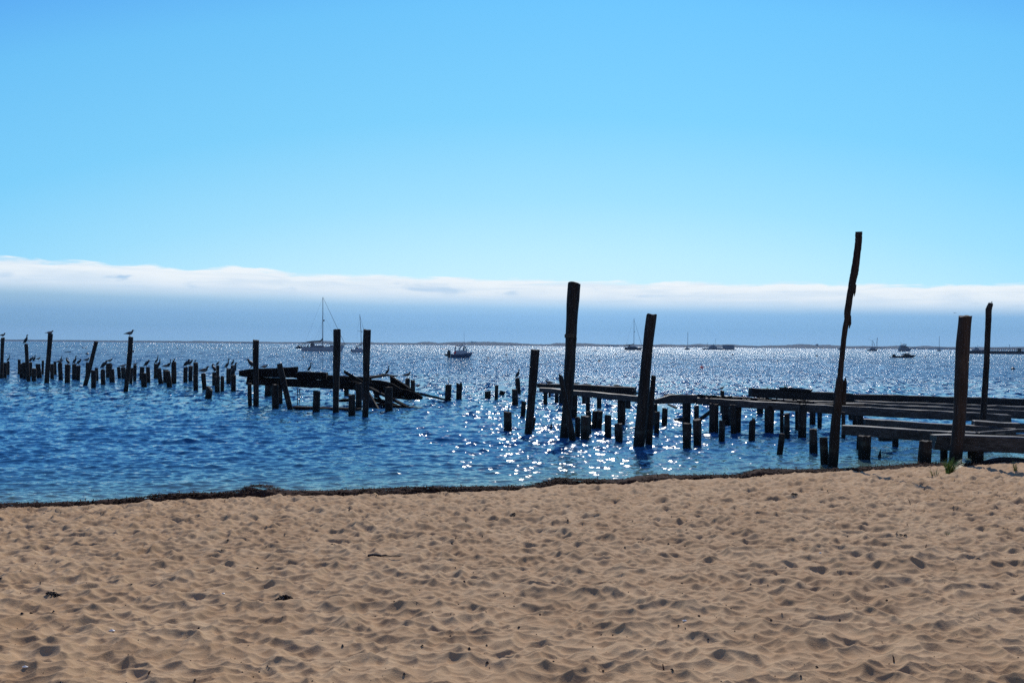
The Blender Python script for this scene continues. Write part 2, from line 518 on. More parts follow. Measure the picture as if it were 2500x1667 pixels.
def pile_mesh(B, T, rb, rt, seed, style='flat', bottom=-1.1, mid=None):
    """round log from below the water to its top; grooves, knots and an eroded head"""
    g = random.Random(seed)
    L = (T - B).length
    ax = (T - B).normalized()
    n = 14
    zs = [bottom / max(ax.z, 0.3), -0.02, 0.15]
    nseg = max(4, int(L / 0.22))
    zs += [0.15 + (L - 0.15) * (i + 1) / nseg for i in range(nseg)]
    grooves = [g.random() * 6.28 for _ in range(4)]
    ph = [g.random() * 6.28 for _ in range(4)]
    e1 = ax.cross(Vector((0, 1, 0))).normalized(); e2 = ax.cross(e1).normalized()
    heads = [0.0] * n
    if style == 'jag': heads = [g.uniform(-0.28, 0.10) * min(1, L) for _ in range(n)]
    elif style == 'slant':
        a0 = g.random() * 6.28
        heads = [-0.10 * (1 + math.cos(6.283 * k / n - a0)) * rt / 0.15 for k in range(n)]
    elif style == 'flat': a0 = g.random() * 6.28; sl_ = g.uniform(0.0, 0.35) * rt; heads = [g.uniform(-0.03, 0.015) * rt / 0.15 - sl_ * (1 + math.cos(6.283 * k / n - a0)) * .5 for k in range(n)]
    vs, fs = [], []
    for j, zz in enumerate(zs):
        tt = min(1, max(0, zz / L))
        r_ = rb + (rt - rb) * tt
        if style == 'point': r_ = rb * (1 - tt * 0.93)
        if mid and 0 < tt < 1: r_ *= 1 + mid * math.sin(math.pi * tt)
        r_ *= 1 + 0.035 * math.sin(zz * 2.3 + ph[0]) + 0.02 * math.sin(zz * 6.1 + ph[1])
        off = e1 * (0.02 * rb / 0.15 * math.sin(zz * 1.3 + ph[2])) + e2 * (0.02 * math.sin(zz * 1.7 + ph[3]))
        for k in range(n):
            an = 2 * math.pi * k / n
            q = r_
            for gr in grooves:
                dd = abs((an - gr + math.pi) % (2 * math.pi) - math.pi)
                q -= r_ * 0.10 * math.exp(-(dd / 0.22) ** 2)
            q *= 1 + g.uniform(-0.018, 0.018)
            z2 = zz + (heads[k] * max(0, (tt - 0.72) / 0.28) if L > 0.5 else heads[k] * (tt > 0.98))
            vs.append(B + ax * z2 + off + e1 * (q * math.cos(an)) + e2 * (q * math.sin(an)))
    R_ = len(zs)
    if style in ('round',):
        for sc_, up in ((0.8, 0.35), (0.45, 0.6)):
            for k in range(n):
                an = 2 * math.pi * k / n
                vs.append(B + ax * (L + rt * up) + e1 * (rt * sc_ * math.cos(an)) + e2 * (rt * sc_ * math.sin(an)))
        R_ += 2
    else:                                       # worn rim and a slightly hollow, uneven end grain
        for sc_, up in ((0.90, 0.05), (0.5, -0.02)):
            for k in range(n):
                an = 2 * math.pi * k / n
                hk = heads[k]
                vs.append(B + ax * (L + rt * up + hk * (1 if sc_ > 0.8 else 0.6)) + e1 * (rt * sc_ * math.cos(an)) + e2 * (rt * sc_ * math.sin(an)))
        R_ += 2
    for i in range(R_ - 1):
        for k in range(n):
            k2 = (k + 1) % n
            fs.append((i * n + k, i * n + k2, (i + 1) * n + k2, (i + 1) * n + k))
    fs.append(tuple((R_ - 1) * n + k for k in range(n)))
    return vs, fs


def pile(key, ut, vt, wt, ub, vb, wb, label=None, style='flat', mat=None, parent=None, mid=None, y=None, group=None, zb=0.0):
    B = on(ub, vb, zb) if y is None else at(ub, vb, y)
    y0 = B.y
    T = at(ut, vt, y0)
    bottom = -1.1 if y is None else -0.02
    vs, fs = pile_mesh(B, T, wb / 2 * y0 / F, wt / 2 * y0 / F, hash(key) % 1 if False else sum(ord(c) * (i + 3) for i, c in enumerate(key)) * 7, style, bottom, mid)
    m_ = MB()
    m_.add([q - B for q in vs] if parent is None else [q - Vector(parent.location) for q in vs], fs)
    o = m_.build('piling', mat or m_pile, parent, None if parent else B, smooth=False)
    me = o.data
    me.shade_smooth()
    me.set_sharp_from_angle(angle=R(38))
    if parent is None: tag(o, label, 'piling', group)
    POSTS[key] = (B, T, wt / 2 * y0 / F)
    return o


def beam(parent, name, a, b, thick, mat=None, seed=0, rag=(0.0, 0.0), sag=0.0):
    """squared timber; a and b are (u, v_top, v_bottom, distance) of its two ends"""
    g = random.Random(seed * 13 + 5)
    A1, A0 = at(a[0], a[1], a[3]), at(a[0], a[2], a[3])
    B1, B0 = at(b[0], b[1], b[3]), at(b[0], b[2], b[3])
    L = (B0 - A0).length
    dr = (B0 - A0).normalized(); side = Vector((-dr.y, dr.x, 0)).normalized()
    if side.y < 0: side = -side
    n = max(3, int(L / 0.35))
    org = Vector(parent.location)
    vs, fs = [], []
    w_ = [g.random() * 6.28 for _ in range(4)]
    for i in range(n + 1):
        tt = i / n
        lo = A0.lerp(B0, tt); hi = A1.lerp(B1, tt)
        h = (hi - lo).length
        up = (hi - lo).normalized()
        z_ = sag * math.sin(math.pi * tt)
        er = 1.0
        if rag[0] and tt < rag[0]: er = 0.55 + 0.45 * (tt / rag[0])
        if rag[1] and tt > 1 - rag[1]: er = 0.55 + 0.45 * ((1 - tt) / rag[1])
        bw = 0.05 * min(h, thick)
        top_j = 0.005 * math.sin(tt * L * 2.1 + w_[0]) + 0.004 * math.sin(tt * L * 5.7 + w_[1]) + g.uniform(-0.010, 0.008)
        wob = 0.006 * math.sin(tt * L * 1.1 + w_[2])
        prof = [(0, bw), (0, h - bw * 1.5), (bw * 1.6, h), (thick * 0.55, h + g.uniform(-.02, .01)), (thick - bw, h), (thick, h - bw), (thick, bw), (thick - bw, 0), (bw, 0)]
        for (s_, q) in prof:
            q = h * 0.5 + (q - h * 0.5) * (er if q > h * 0.5 else 0.5 + er * 0.5)
            jq = top_j * (q / h)
            vs.append(lo + up * (q + jq) + side * (s_ + wob) + Vector((0, 0, z_)) + Vector((g.uniform(-.006, .006), g.uniform(-.006, .006), g.uniform(-.005, .005))) - org)
        if i in (0, n):
            for q in range(9): vs[-1 - q] = vs[-1 - q] + dr * g.uniform(-0.05, 0.03)
    m9 = 9
    for i in range(n):
        for k in range(m9):
            k2 = (k + 1) % m9
            fs.append((i * m9 + k, i * m9 + k2, (i + 1) * m9 + k2, (i + 1) * m9 + k))
    fs.append(tuple(range(m9))); fs.append(tuple(n * m9 + k for k in range(m9)))
    mb = MB(); mb.add(vs, fs)
    return mb.build(name, mat or m_beam, parent)


# ---- free-standing pilings: (key, top u, v, width, base u, v, width, label, style)
G_L = 'rotted pilings of the left cluster'
LEFT = [
 ('a1', 7.3, 824, 8.4, 2.8, 924, 8, 'tall piling at the left edge of the picture with a gull on its top', 'flat'),
 ('a2', 12.6, 885, 8, 12, 923, 8, 'short bare piling stub touching the right side of the leftmost tall piling', 'flat'),
 ('a3', 19.6, 882, 6, 20, 915, 6, 'thin short piling with a cormorant, just right of the leftmost tall piling', 'flat'),
 ('b1', 47, 877.5, 7, 46.3, 912.6, 7, 'thin far piling at the left end of the packed left row', 'flat'),
 ('b2', 52, 887, 9, 52.6, 923, 9, 'broad piling stub in the packed row, second from its left end', 'flat'),
 ('b3', 60, 884.5, 9, 60, 926, 9, 'piling stub directly left of the thin tall piling that carries a cormorant', 'flat'),
 ('b4', 62.9, 840, 9, 70, 930, 9, 'thin tall piling leaning left with a cormorant perched on its top', 'flat'),
 ('b5', 74.4, 884.5, 8, 74.4, 919, 8, 'piling stub directly right of the thin tall leaning piling, a hunched cormorant on it', 'flat'),
 ('b6', 82.8, 899, 10, 82.8, 930, 10, 'low piling stub with a pale top, nearest one in the packed left row', 'flat'),
 ('b7', 93, 888, 11, 95, 923, 12, 'thick piling stub midway between the two tall pilings of the packed row', 'flat'),
 ('b8', 104.5, 880, 6, 104.5, 913, 6, 'thin far piling just left of the tall piling with the sitting gull', 'flat'),
 ('b9', 122.8, 814, 11, 114.3, 935, 11, 'tallest piling of the left cluster with a gull sitting flat on its top', 'flat'),
 ('b10', 127, 888, 9, 127, 925, 9, 'piling stub just right of the tall piling with the sitting gull', 'flat'),
 ('b11', 134.4, 882, 7, 134.4, 914.7, 7, 'thin far piling at the right end of the packed left row', 'flat'),
 ('c1', 147.3, 888, 10.5, 148.7, 928, 11, 'piling stub with two birds, first one right of the packed left row', 'round'),
 ('c2', 165.5, 889.4, 13, 165.5, 935, 13, 'thick piling stub with a ledge, alone between two bird-covered neighbours', 'flat'),
 ('c3', 181, 889, 10, 181, 927, 10, 'left one of the twin pilings standing before the steeply leaning piling', 'flat'),
 ('c4', 190.5, 892, 10.5, 189.7, 928.7, 11, 'right one of the twin pilings standing before the steeply leaning piling', 'flat'),
 ('c5', 235.7, 833, 10, 207.6, 941, 11, 'tall piling leaning steeply to the right over its neighbours', 'flat'),
 ('c6', 212.5, 884.5, 7, 212, 915, 7, 'short piling half hidden behind the steeply leaning piling, gull on top', 'flat'),
 ('c7', 228.7, 903.5, 12, 228, 946, 12.5, 'thick bare stub right of the foot of the steeply leaning piling', 'flat'),
 ('c8', 235.2, 898, 8, 236.3, 929, 8, 'thin bare stub behind the thick stub beside the steeply leaning piling', 'flat'),
 ('d1', 251, 901, 10.5, 252.5, 939, 10.5, 'piling with a slanted top and a cormorant climbing up to its right', 'slant'),
 ('d2', 267, 886, 13, 265, 922, 14, 'thick piling wrapped with old rope, a gull standing on it', 'flat'),
 ('d3', 272.5, 900.6, 13, 274.2, 934, 14, 'thick stub standing close before the rope-wrapped piling', 'slant'),
 ('d4', 289, 896, 8, 292, 923, 8, 'thin stub leaning left beside the low stub with the resting bird', 'flat'),
 ('d5', 301, 896, 11, 301.6, 924.5, 11, 'low stub left of the tall gull piling, a bird resting on it', 'flat'),
 ('d6', 319.6, 822, 12, 307.7, 956.8, 11, 'tall piling leaning right with a bolt on its side and a large gull on top', 'flat'),
 ('d7', 321, 898, 8, 319.6, 937, 8, 'stub pressed against the right foot of the tall piling with the large gull', 'flat'),
 ('d8', 329, 891, 8, 328.2, 931, 8, 'stub with a small bird head showing, second right of the tall gull piling', 'flat'),
 ('e1', 347.7, 895.7, 11, 346.3, 927, 11, 'left one of the wide pair of pilings right of the tall gull piling', 'flat'),
 ('e2', 360, 896, 10, 361.7, 935, 10.5, 'right one of the wide pair of pilings, a cormorant standing on it', 'flat'),
 ('e3', 351, 910.5, 13, 352.6, 945.5, 13, 'low stub with a pale flat top before the wide pair of pilings', 'flat'),
 ('e4', 380.7, 887, 10.5, 380.7, 924, 10.5, 'far piling of a close trio, the taller cormorant standing on it', 'flat'),
 ('e5', 388, 898.5, 11, 393, 936, 11, 'middle piling of a close trio, leaning left, a smaller cormorant on it', 'flat'),
 ('e6', 403.8, 902, 14, 405, 934, 14, 'piling behind the thick ridged stub, a gull and a long-necked cormorant above it', 'flat'),
 ('e7', 408, 904.5, 13, 413, 945.5, 13, 'thick ridged stub with a pale rim, nearest of its group of four', 'flat'),
 ('e8', 425, 886, 12, 423.5, 936, 12, 'piling with a rounded head where preening cormorants huddle', 'round'),
 ('f1', 454, 896.5, 10.5, 453, 933.6, 10.5, 'left one of two stubs with cormorants bending towards the right', 'flat'),
 ('f2', 465.5, 893, 10.5, 465.5, 931, 10.5, 'second of two stubs with cormorants bending towards the right', 'flat'),
 ('f3', 476.5, 884.5, 12, 477.5, 930, 12, 'taller far piling directly behind the straight nearer stub with a pale top', 'flat'),
 ('f4', 476.8, 914.7, 11, 477.5, 952.6, 11, 'straight near stub with a pale top, in line before a taller piling', 'flat'),
 ('f5', 496.4, 914, 12, 500.5, 952, 12, 'stub leaning left with a brown gull standing on it', 'round'),
 ('f6', 513.2, 943.5, 16, 509, 973.6, 16, 'lowest and nearest thick stub of the left cluster, leaning right', 'slant'),
 ('f7', 523.8, 908.4, 11, 523.8, 941, 11, 'stub with a dark cormorant crouched on its top, behind the nearest stubs', 'flat'),
 ('f8', 531, 892, 8, 531.5, 935, 8, 'thin far piling behind the crouched cormorant', 'flat'),
 ('f9', 530.8, 919, 13.5, 530.8, 957.5, 13.5, 'left one of two joined stubs standing by the nearest low stub', 'flat'),
 ('f10', 542.7, 920, 9, 542.7, 955, 9, 'narrower right one of two joined stubs standing by the nearest low stub', 'round'),
 ('g1', 557.4, 899, 12, 557.4, 936.4, 12, 'flat-topped stub with a slim upright cormorant on it', 'flat'),
 ('g2', 568, 891.5, 10.5, 568, 930, 10.5, 'far piling with a cormorant curling its neck to preen', 'flat'),
 ('g3', 569.4, 916, 12, 569.4, 954, 12, 'last near stub before the collapsed dock, a cormorant turned right on it', 'flat'),
]
for (k, ut, vt, wt, ub, vb, wb, lab, st) in LEFT:
    pile(k, ut, vt, wt, ub, vb, wb, lab, st, group=G_L)

G_M = 'pilings standing about the collapsed dock'
G_C = 'pilings left over between the two broken docks'
G_R = 'pilings standing about the right pier'
MIDDLE = [
 ('m1', 625.7, 829, 15.5, 623.8, 992.6, 14, 'tall straight piling with a pale cap before the left end of the collapsed dock', 'flat', G_M),
 ('m3', 682.5, 888, 14, 708.5, 1000, 14, 'short piling leaning left against the front of the collapsed dock', 'flat', G_M),
 ('m6', 772.4, 953.6, 18.5, 771.6, 1005.6, 18, 'low thick stub standing under the middle of the collapsed dock', 'flat', G_M),
 ('m7', 821.9, 804, 20, 820.8, 1010, 15.5, 'tall piling with a wider head hiding the bow of the large sailboat', 'flat', G_M),
 ('m8', 897.6, 803, 19, 891, 1018.7, 15, 'tall piling at the heap of fallen planks, hiding the bow of the second sailboat', 'flat', G_M),
 ('m12', 995.5, 923, 12, 996, 962, 12, 'stub with a gull on it right of the heap of fallen planks', 'flat', G_M),
 ('m13', 1007, 927.6, 11, 1008, 966, 11, 'uneven stub close beside the gull stub right of the fallen planks', 'jag', G_M),
 ('c_1', 1096, 938, 16, 1093.4, 979, 16, 'broad stub with an iron rod sticking up, left one of an open-water pair', 'flat', G_C),
 ('c_2', 1121, 936, 14.5, 1120.7, 975, 14.5, 'stub with a splintered curling top, right one of an open-water pair', 'jag', G_C),
 ('c_3', 1190, 954, 14.5, 1190, 973, 14.5, 'very low broad stub left of the thin bare stub in open water', 'flat', G_C),
 ('c_4', 1212.5, 940, 9, 1211.8, 976, 9, 'thin bare stub standing alone in open water', 'flat', G_C),
 ('c_5', 1228, 954, 13, 1224.5, 964, 12, 'small crooked stub barely above the water right of the thin bare stub', 'slant', G_C),
 ('c_6', 1262, 922.7, 12, 1265.7, 961, 12, 'slim piling with a single cormorant, behind a broader stub', 'flat', G_C),
 ('c_7', 1257, 949.5, 15, 1257, 989, 15, 'broad stub standing before the slim cormorant piling', 'flat', G_C),
 ('c_8', 1239, 1004, 19.5, 1239, 1053, 19.5, 'thick low stub with a nail in its top, nearest of the open-water stubs', 'flat', G_C),
 ('c_9', 1278, 979, 12.5, 1275.5, 1017, 12, 'stub partly behind the left side of the first tall right-hand piling', 'flat', G_C),
 ('c_10', 1307.7, 853, 22, 1288, 1060, 20, 'tall piling leaning right at the left end of the short beam row', 'flat', G_C),
 ('c_10b', 1305, 1017, 10, 1300, 1048, 9, 'small stub tucked behind the foot of the leaning piling at the beam row', 'slant', G_C),
 ('c_11', 1345.7, 1032, 3, 1345, 1047, 8, 'small pointed spike of rotten wood in the glittering water', 'point', G_C),
 ('d_1', 1402.7, 689.4, 32, 1378, 1068.5, 23, 'very tall thick piling with a rope collar at the middle of the short beam row', 'flat', G_C),
 ('d_2', 1369, 917, 12, 1398, 1079, 17, 'splintered broken piling crossing before the very tall roped piling', 'jag', G_C),
 ('d_6', 1466, 1001.5, 14, 1463, 1046, 15, 'right half of the double stub below the short beam row', 'flat', G_C),
 ('d_6b', 1453.5, 1002.5, 14, 1450.5, 1045, 14, 'left half of the double stub below the short beam row', 'flat', G_C),
 ('d_7', 1435.7, 1004, 13, 1438, 1060, 13, 'slim stub behind the ridged thick stub right of the very tall piling', 'flat', G_C),
 ('d_8', 1429, 1015, 22, 1429, 1074, 22, 'thick ridged stub just right of the very tall roped piling', 'flat', G_C),
 ('d_9', 1410, 1021, 14, 1410, 1067, 14, 'rounded stub squeezed between the very tall piling and the thick ridged stub', 'round', G_C),
 ('d_10', 1484.7, 1012, 17, 1484, 1066, 17, 'straight stub left of the gnawed waisted stub', 'flat', G_C),
 ('d_11', 1510.7, 1033.7, 18, 1512, 1079, 18, 'gnawed low stub with a bulging side left of the tall leaning piling', 'flat', G_C),
 ('f_1', 1592, 767, 25, 1557.8, 1089, 29, 'tall thick piling leaning right between the short beam row and the right pier', 'flat', G_R),
 ('f_2', 1597, 916, 12, 1582, 1087, 18, 'slender tapering piling standing against the tall thick leaning one', 'flat', G_R),
 ('f_3', 1599, 985, 11, 1599, 1041, 11, 'dark stub behind the slender tapering piling', 'flat', G_R),
 ('f_4', 1604, 1004, 13, 1602.6, 1058, 13, 'stub right of the slender tapering piling with a nail in its side', 'flat', G_R),
 ('f_5', 1624, 996, 13.5, 1622.7, 1038.6, 14, 'free stub under the left end of the long pier beam', 'flat', G_R),
 ('g_2', 1678, 1032.5, 21, 1678, 1094, 21, 'thick near stub, left one of the first pair before the right pier', 'flat', G_R),
 ('g_3', 1701.7, 1022, 21, 1701.7, 1085.6, 20, 'brownish stub, right one of the first pair before the right pier', 'flat', G_R),
 ('g_5', 1762.6, 1025.4, 15.5, 1762.6, 1076, 15.5, 'single slim stub before the supports below the long pier beam', 'flat', G_R),
 ('g_9', 1837, 1024, 16, 1836, 1076, 16, 'stub split by a slot in its top before the right pier', 'jag', G_R),
 ('g_10', 1763.5, 953.5, 10, 1763.5, 1006, 10, 'post rising just behind the long pier beam with a small gull on it', 'flat', G_R),
 ('h_4', 1909.5, 1062, 16, 1902.6, 1108, 14, 'short stub leaning right, farthest left of the three near stubs by the crooked mast', 'round', G_R),
 ('h_9', 1985.6, 1047, 18, 1985, 1106.6, 20, 'straight grey stub two steps left of the crooked tall pole', 'flat', G_R),
 ('h_10', 2010, 1066, 20, 2012.5, 1134, 20, 'grooved near stub right beside the foot of the crooked tall pole', 'flat', G_R),
 ('h_15', 2150.6, 1097, 3, 2148, 1117, 10, 'small pointed spike of wood under the near pier beam', 'point', G_R),
 ('j_3', 2359, 769, 32, 2330, 1137, 31, 'tall thick piling leaning right at the water edge with beach grass at its foot', 'flat', G_R),
]
PALE = {'g_3', 'h_9', 'd_8', 'd_11', 'c_8', 'j_3'}
for (k, ut, vt, wt, ub, vb, wb, lab, st, gr) in MIDDLE:
    pile(k, ut, vt, wt, ub, vb, wb, lab, st, group=gr, mat=m_pale if k in PALE else None,
         mid=0.16 if k == 'd_11' else None)


def child_at(o, mb, name, mat, smooth=False):
    mb.v = [tuple(Vector(q) - Vector(o.location)) for q in mb.v]
    c = mb.build(name, mat, o, smooth=smooth)
    return c


def find(key):
    B = POSTS[key][0]
    return next(o for o in COL.objects if o.name.startswith('piling') and o.parent is None and (o.location - B).length < 1e-4)


# rope collar on the very tall piling, bolt, rods, rope wrap
o = find('d_1'); y = POSTS['d_1'][0].y
mb = MB(); c = at(1393, 823, y); rr = 13.5 * y / F
for dz in (0.0, 0.035, 0.07):
    mb.tube([c + Vector((math.cos(a) * rr, math.sin(a) * rr, dz + 0.01 * math.sin(3 * a))) for a in [i * 0.4488 for i in range(15)]], 0.022, 6)
mb.tube([at(1405, 816, y - 0.1), at(1407, 826, y - 0.14), at(1406, 836, y - 0.1), at(1405, 842, y - 0.1)], 0.018, 6)
child_at(o, mb, 'rope_collar', m_rope)
o = find('d6'); y = POSTS['d6'][0].y
mb = MB(); mb.tube([at(320, 857, y), at(326.5, 858, y)], [0.035, 0.05], 6); child_at(o, mb, 'bolt', m_iron)
for k, u, v, h in (('c_1', 1095, 938, 16), ('c_8', 1241, 1004, 9), ('g_9', 1837.5, 1024, 6)):
    o = find(k); y = POSTS[k][0].y
    mb = MB(); mb.tube([at(u, v + 2, y), at(u + 0.6, v - h * 0.6, y), at(u + 1.2, v - h, y)], 0.016, 5); child_at(o, mb, 'iron_rod', m_iron)
o = find('d2'); B, T, rr = POSTS['d2']; mb = MB()
for i, f_ in enumerate((0.45, 0.58, 0.72, 0.86)):
    c = B.lerp(T, f_)
    mb.tube([c + Vector((math.cos(a) * (rr + 0.03), math.sin(a) * (rr + 0.03), 0.07 * math.sin(a + i))) for a in [j * 0.4488 for j in range(15)]], 0.028, 6)
child_at(o, mb, 'rope_wrap', m_rope)

# crooked tall pole (built along a bent path)
def crooked(path, seed, wmin=1.0):
    g = random.Random(seed); y0 = on(path[0][0], path[0][1]).y
    pts = [at(u, v, y0) for u, v, w_ in path]; rs = [w_ / 2 * y0 / F for u, v, w_ in path]
    P2, R2 = [], []
    for i in range(len(pts) - 1):
        for j in range(5):
            f_ = j / 5
            P2.append(pts[i].lerp(pts[i + 1], f_) + Vector((g.uniform(-.004, .004), g.uniform(-.006, .006), 0)))
            q = rs[i] * (1 - f_) + rs[i + 1] * f_
            R2.append((q * g.uniform(0.98, 1.02), q * g.uniform(0.76, 0.84)))
    P2.append(pts[-1]); R2.append((rs[-1], rs[-1] * 0.8))
    P2.insert(0, pts[0] - Vector((0.02, 0, 1.1))); R2.insert(0, (rs[0], rs[0]))
    return P2, R2, pts[0]


P2, R2, org = crooked([(2033, 1137, 25), (2036, 1090, 25), (2039, 1040, 24), (2045, 985, 21), (2050, 930, 19), (2050.5, 922, 14), (2055, 876, 13),
                       (2061, 817, 13), (2068, 777, 14), (2068.5, 768, 16), (2075, 720, 16), (2083, 680, 18), (2087, 660, 19), (2092.5, 619, 17), (2096, 590, 17), (2096.6, 566, 17)], 3)
mb = MB(); mb.tube([q - org for q in P2], R2, 11)
o = mb.build('crooked_pole', m_pile, None, org, smooth=True); o.data.set_sharp_from_angle(angle=R(30))
tag(o, 'tallest pole of all, thin, crooked and split, rising from the shallows by the right pier', 'pole')
y = org.y
for pts, rs, n_ in (([(2060, 990), (2061, 960), (2063, 935), (2064, 922)], [.05, .05, .045, .012], 7),
                    ([(2073, 802), (2075.5, 790), (2076, 770)], [.008, .03, .02], 5), ([(2085.5, 724), (2087, 712), (2089, 695)], [.006, .025, .02], 5)):
    mb = MB(); mb.tube([at(u, v, y) for u, v in pts], rs, n_); child_at(o, mb, 'splinter', m_pile)

P2, R2, org = crooked([(2396, 1070, 18), (2400, 1026, 16), (2404, 960, 15), (2409, 880, 14), (2412, 800, 14), (2414, 755, 15), (2418.5, 741, 12)], 9)
mb = MB(); mb.tube([q - org for q in P2], R2, 11)
o = mb.build('slim_pole', m_pile, None, org, smooth=True); o.data.set_sharp_from_angle(angle=R(30))
tag(o, 'tall slim pole with a splintered top behind the right pier, right of the grass-footed piling', 'pole')
y = org.y
for du, v1, r_ in ((-3, 737.5, .02), (0, 738.5, .025), (3.5, 735.5, .028), (4.8, 740, .015)):
    mb = MB(); mb.tube([at(2417.5 + du, 748, y), at(2418 + du, v1, y)], [r_, r_ * .35], 5); child_at(o, mb, 'splinter', m_pile)

# ---------------------------------------------------------------- the three broken docks
def dock(label, u, v):
    B = on(u, v, 0.0)
    return tag(empty('broken_dock', B), label, 'pier')


# collapsed dock
D1 = dock('collapsed timber dock with fallen planks between the three tall dark pilings left of centre', 760, 990)
for a_ in [('p1', 610, 935, 10, 611, 991, 10), ('p2', 655, 933, 18, 654, 968, 18), ('p3', 672.7, 938, 16, 672.7, 998, 17), ('p4', 684, 938, 11, 684.6, 987, 11),
           ('p5', 857.5, 962, 18, 857.5, 1014, 18), ('p6', 875, 935, 15, 875, 999, 15), ('p7', 949.6, 945, 19, 948.5, 1003.5, 19)]:
    pile(a_[0], *a_[1:], parent=D1)
for a_ in [('q1', 846, 940, 12, 846, 966, 12, 49), ('q2', 920, 946, 15, 920, 970, 14, 50)]:
    pile(a_[0], *a_[1:7], parent=D1, y=a_[7])
yd = 46.5
beam(D1, 'stringer', (583, 902, 920, yd - .2), (724, 896, 922, yd), 0.5, m_rot, 1, rag=(0.12, 0))
beam(D1, 'stringer', (602, 920, 939, yd), (905, 933, 954, yd), 0.35, m_rot, 2)
beam(D1, 'stringer', (727, 907, 927, yd + .1), (795, 909, 927, yd + .1), 0.55, m_rot, 3)
beam(D1, 'stringer', (795, 918, 935, yd + .4), (905, 921, 936, yd + .4), 0.3, m_rot, 4)
beam(D1, 'stringer', (600, 905, 915, yd + 3), (905, 921, 934, yd + 3), 0.3, m_rot, 15)
beam(D1, 'stringer', (900, 934, 948, yd), (1026, 957, 966, yd + 1), 0.3, m_rot, 5, rag=(0, 0.2))
beam(D1, 'plank', (898, 921, 926, yd + .6), (948, 914, 918, yd + 1), 0.9, m_rot, 6)
beam(D1, 'plank', (940, 913, 918, yd + 1.2), (971, 917, 920, yd + 1.4), 0.8, m_rot, 7)
beam(D1, 'plank', (840, 903, 911, yd - .7), (889, 932, 939, yd - .5), 0.25, m_rot, 8)
beam(D1, 'plank', (899, 944, 950, yd - .6), (990, 990, 995, yd - 1.5), 0.22, m_rot, 9)
beam(D1, 'plank', (921, 984, 990, yd - 1), (1056, 1000, 1003, yd - 2), 0.3, m_rot, 10)
beam(D1, 'plank', (952, 917, 944, yd + .5), (1000, 948, 972, yd + .3), 0.25, m_rot, 11)
beam(D1, 'plank', (990, 962, 976, yd), (1030, 968, 976, yd + .2), 0.3, m_rot, 12, rag=(0, .4))
beam(D1, 'plank', (960, 966, 973, yd - .3), (1000, 972, 976, yd - .2), 0.2, m_rot, 16)
beam(D1, 'plank', (1024, 958, 963, yd + 1), (1092, 974, 978, yd + 4), 0.12, m_rot, 13)
beam(D1, 'plank', (830, 974, 982, yd - .3), (862, 972, 980, yd), 0.2, m_rot, 17, rag=(.3, 0))
beam(D1, 'plank', (712, 992, 998, 43.3), (872, 998, 1004, 42.7), 0.6, m_rot, 14)
for i_, (u0_, v0_, u1_, v1_, h_) in enumerate([(856, 938, 905, 968, 9), (905, 925, 960, 934, 11), (912, 948, 985, 960, 14), (935, 940, 1010, 954, 13), (905, 968, 968, 984, 11),
                                               (920, 962, 945, 996, 9), (1000, 952, 1030, 966, 9), (930, 926, 975, 944, 14)]):
    beam(D1, 'plank', (u0_, v0_, v0_ + h_, yd + .5 - i_ * .15), (u1_, v1_, v1_ + h_, yd + .3 - i_ * .15), 0.12, m_rot, 60 + i_, rag=(.1, .1))
mb = MB()                                          # the leaning sheet of old boarding
q = [at(868, 936, yd - 1.1), at(886, 934, yd - 1.1), at(931, 1011, yd - 2.3), at(899, 1013, yd - 2.3)]
q2 = [p_ + Vector((0.05, 0.07, 0.0)) for p_ in q]
mb.add([p_ - D1.location for p_ in q + q2], [(0, 1, 2, 3), (7, 6, 5, 4), (0, 4, 5, 1), (1, 5, 6, 2), (2, 6, 7, 3), (3, 7, 4, 0)])
mb.build('leaning_board', m_pile, D1)
mb = MB()
for u, v0, v1 in ((726, 948, 992), (731, 950, 985)): mb.tube([at(u, v0, yd + .2) - D1.location, at(u + 1.5, (v0 + v1) / 2, yd + .2) - D1.location, at(u, v1, yd + .2) - D1.location], 0.02, 5)
mb.build('hanging_cable', m_iron, D1)

# short beam row
D2 = dock('short row of old beams with rough tops joining the three tall pilings right of centre', 1440, 1030)
for a_ in [('r1', 1402, 965, 15, 1402, 1019, 15), ('r2', 1435.7, 966, 11, 1435.7, 1003, 11), ('r3', 1462, 968, 11, 1462, 996, 11),
           ('r4', 1332, 955, 10, 1332, 986, 10), ('r5', 1358.6, 957, 10, 1358.6, 983, 10), ('r6', 1517.4, 972, 20, 1518, 1039, 20), ('r9', 1370, 958, 11, 1370, 988, 11)]:
    pile(a_[0], *a_[1:], parent=D2)
for a_ in [('r7', 1342, 950, 6, 1342, 969, 6, 42), ('r8', 1533, 975, 13, 1533, 996, 13, 39), ('r10', 1425, 965, 9, 1425, 984, 9, 41)]:
    pile(a_[0], *a_[1:7], parent=D2, y=a_[7])
ye = 36.5
beam(D2, 'stringer', (1311, 936, 946, ye + 2), (1372, 939, 948, ye + 1.6), 0.3, m_beamd, 21)
beam(D2, 'stringer', (1318, 946, 957, ye + .4), (1566, 968, 983, ye - 1), 0.35, m_beam, 22)
beam(D2, 'stringer', (1392, 938, 953, ye + 1.2), (1548, 946, 966, ye + .5), 0.5, m_beamd, 23)
beam(D2, 'plank', (1398, 935, 939, ye + 2), (1415, 933, 936, ye + 2.6), 0.2, m_beamd, 24, rag=(.4, .4))
beam(D2, 'plank', (1424, 936, 940, ye + 1.8), (1442, 937, 940, ye + 1.8), 0.2, m_beamd, 25, rag=(.4, .4))
beam(D2, 'plank', (1500, 938, 943, ye + 1.8), (1520, 942, 946, ye + 1.8), 0.25, m_beamd, 26, rag=(.4, .4))
beam(D2, 'plank', (1545, 951, 955, ye), (1562, 961, 965, ye), 0.15, m_beamd, 27)

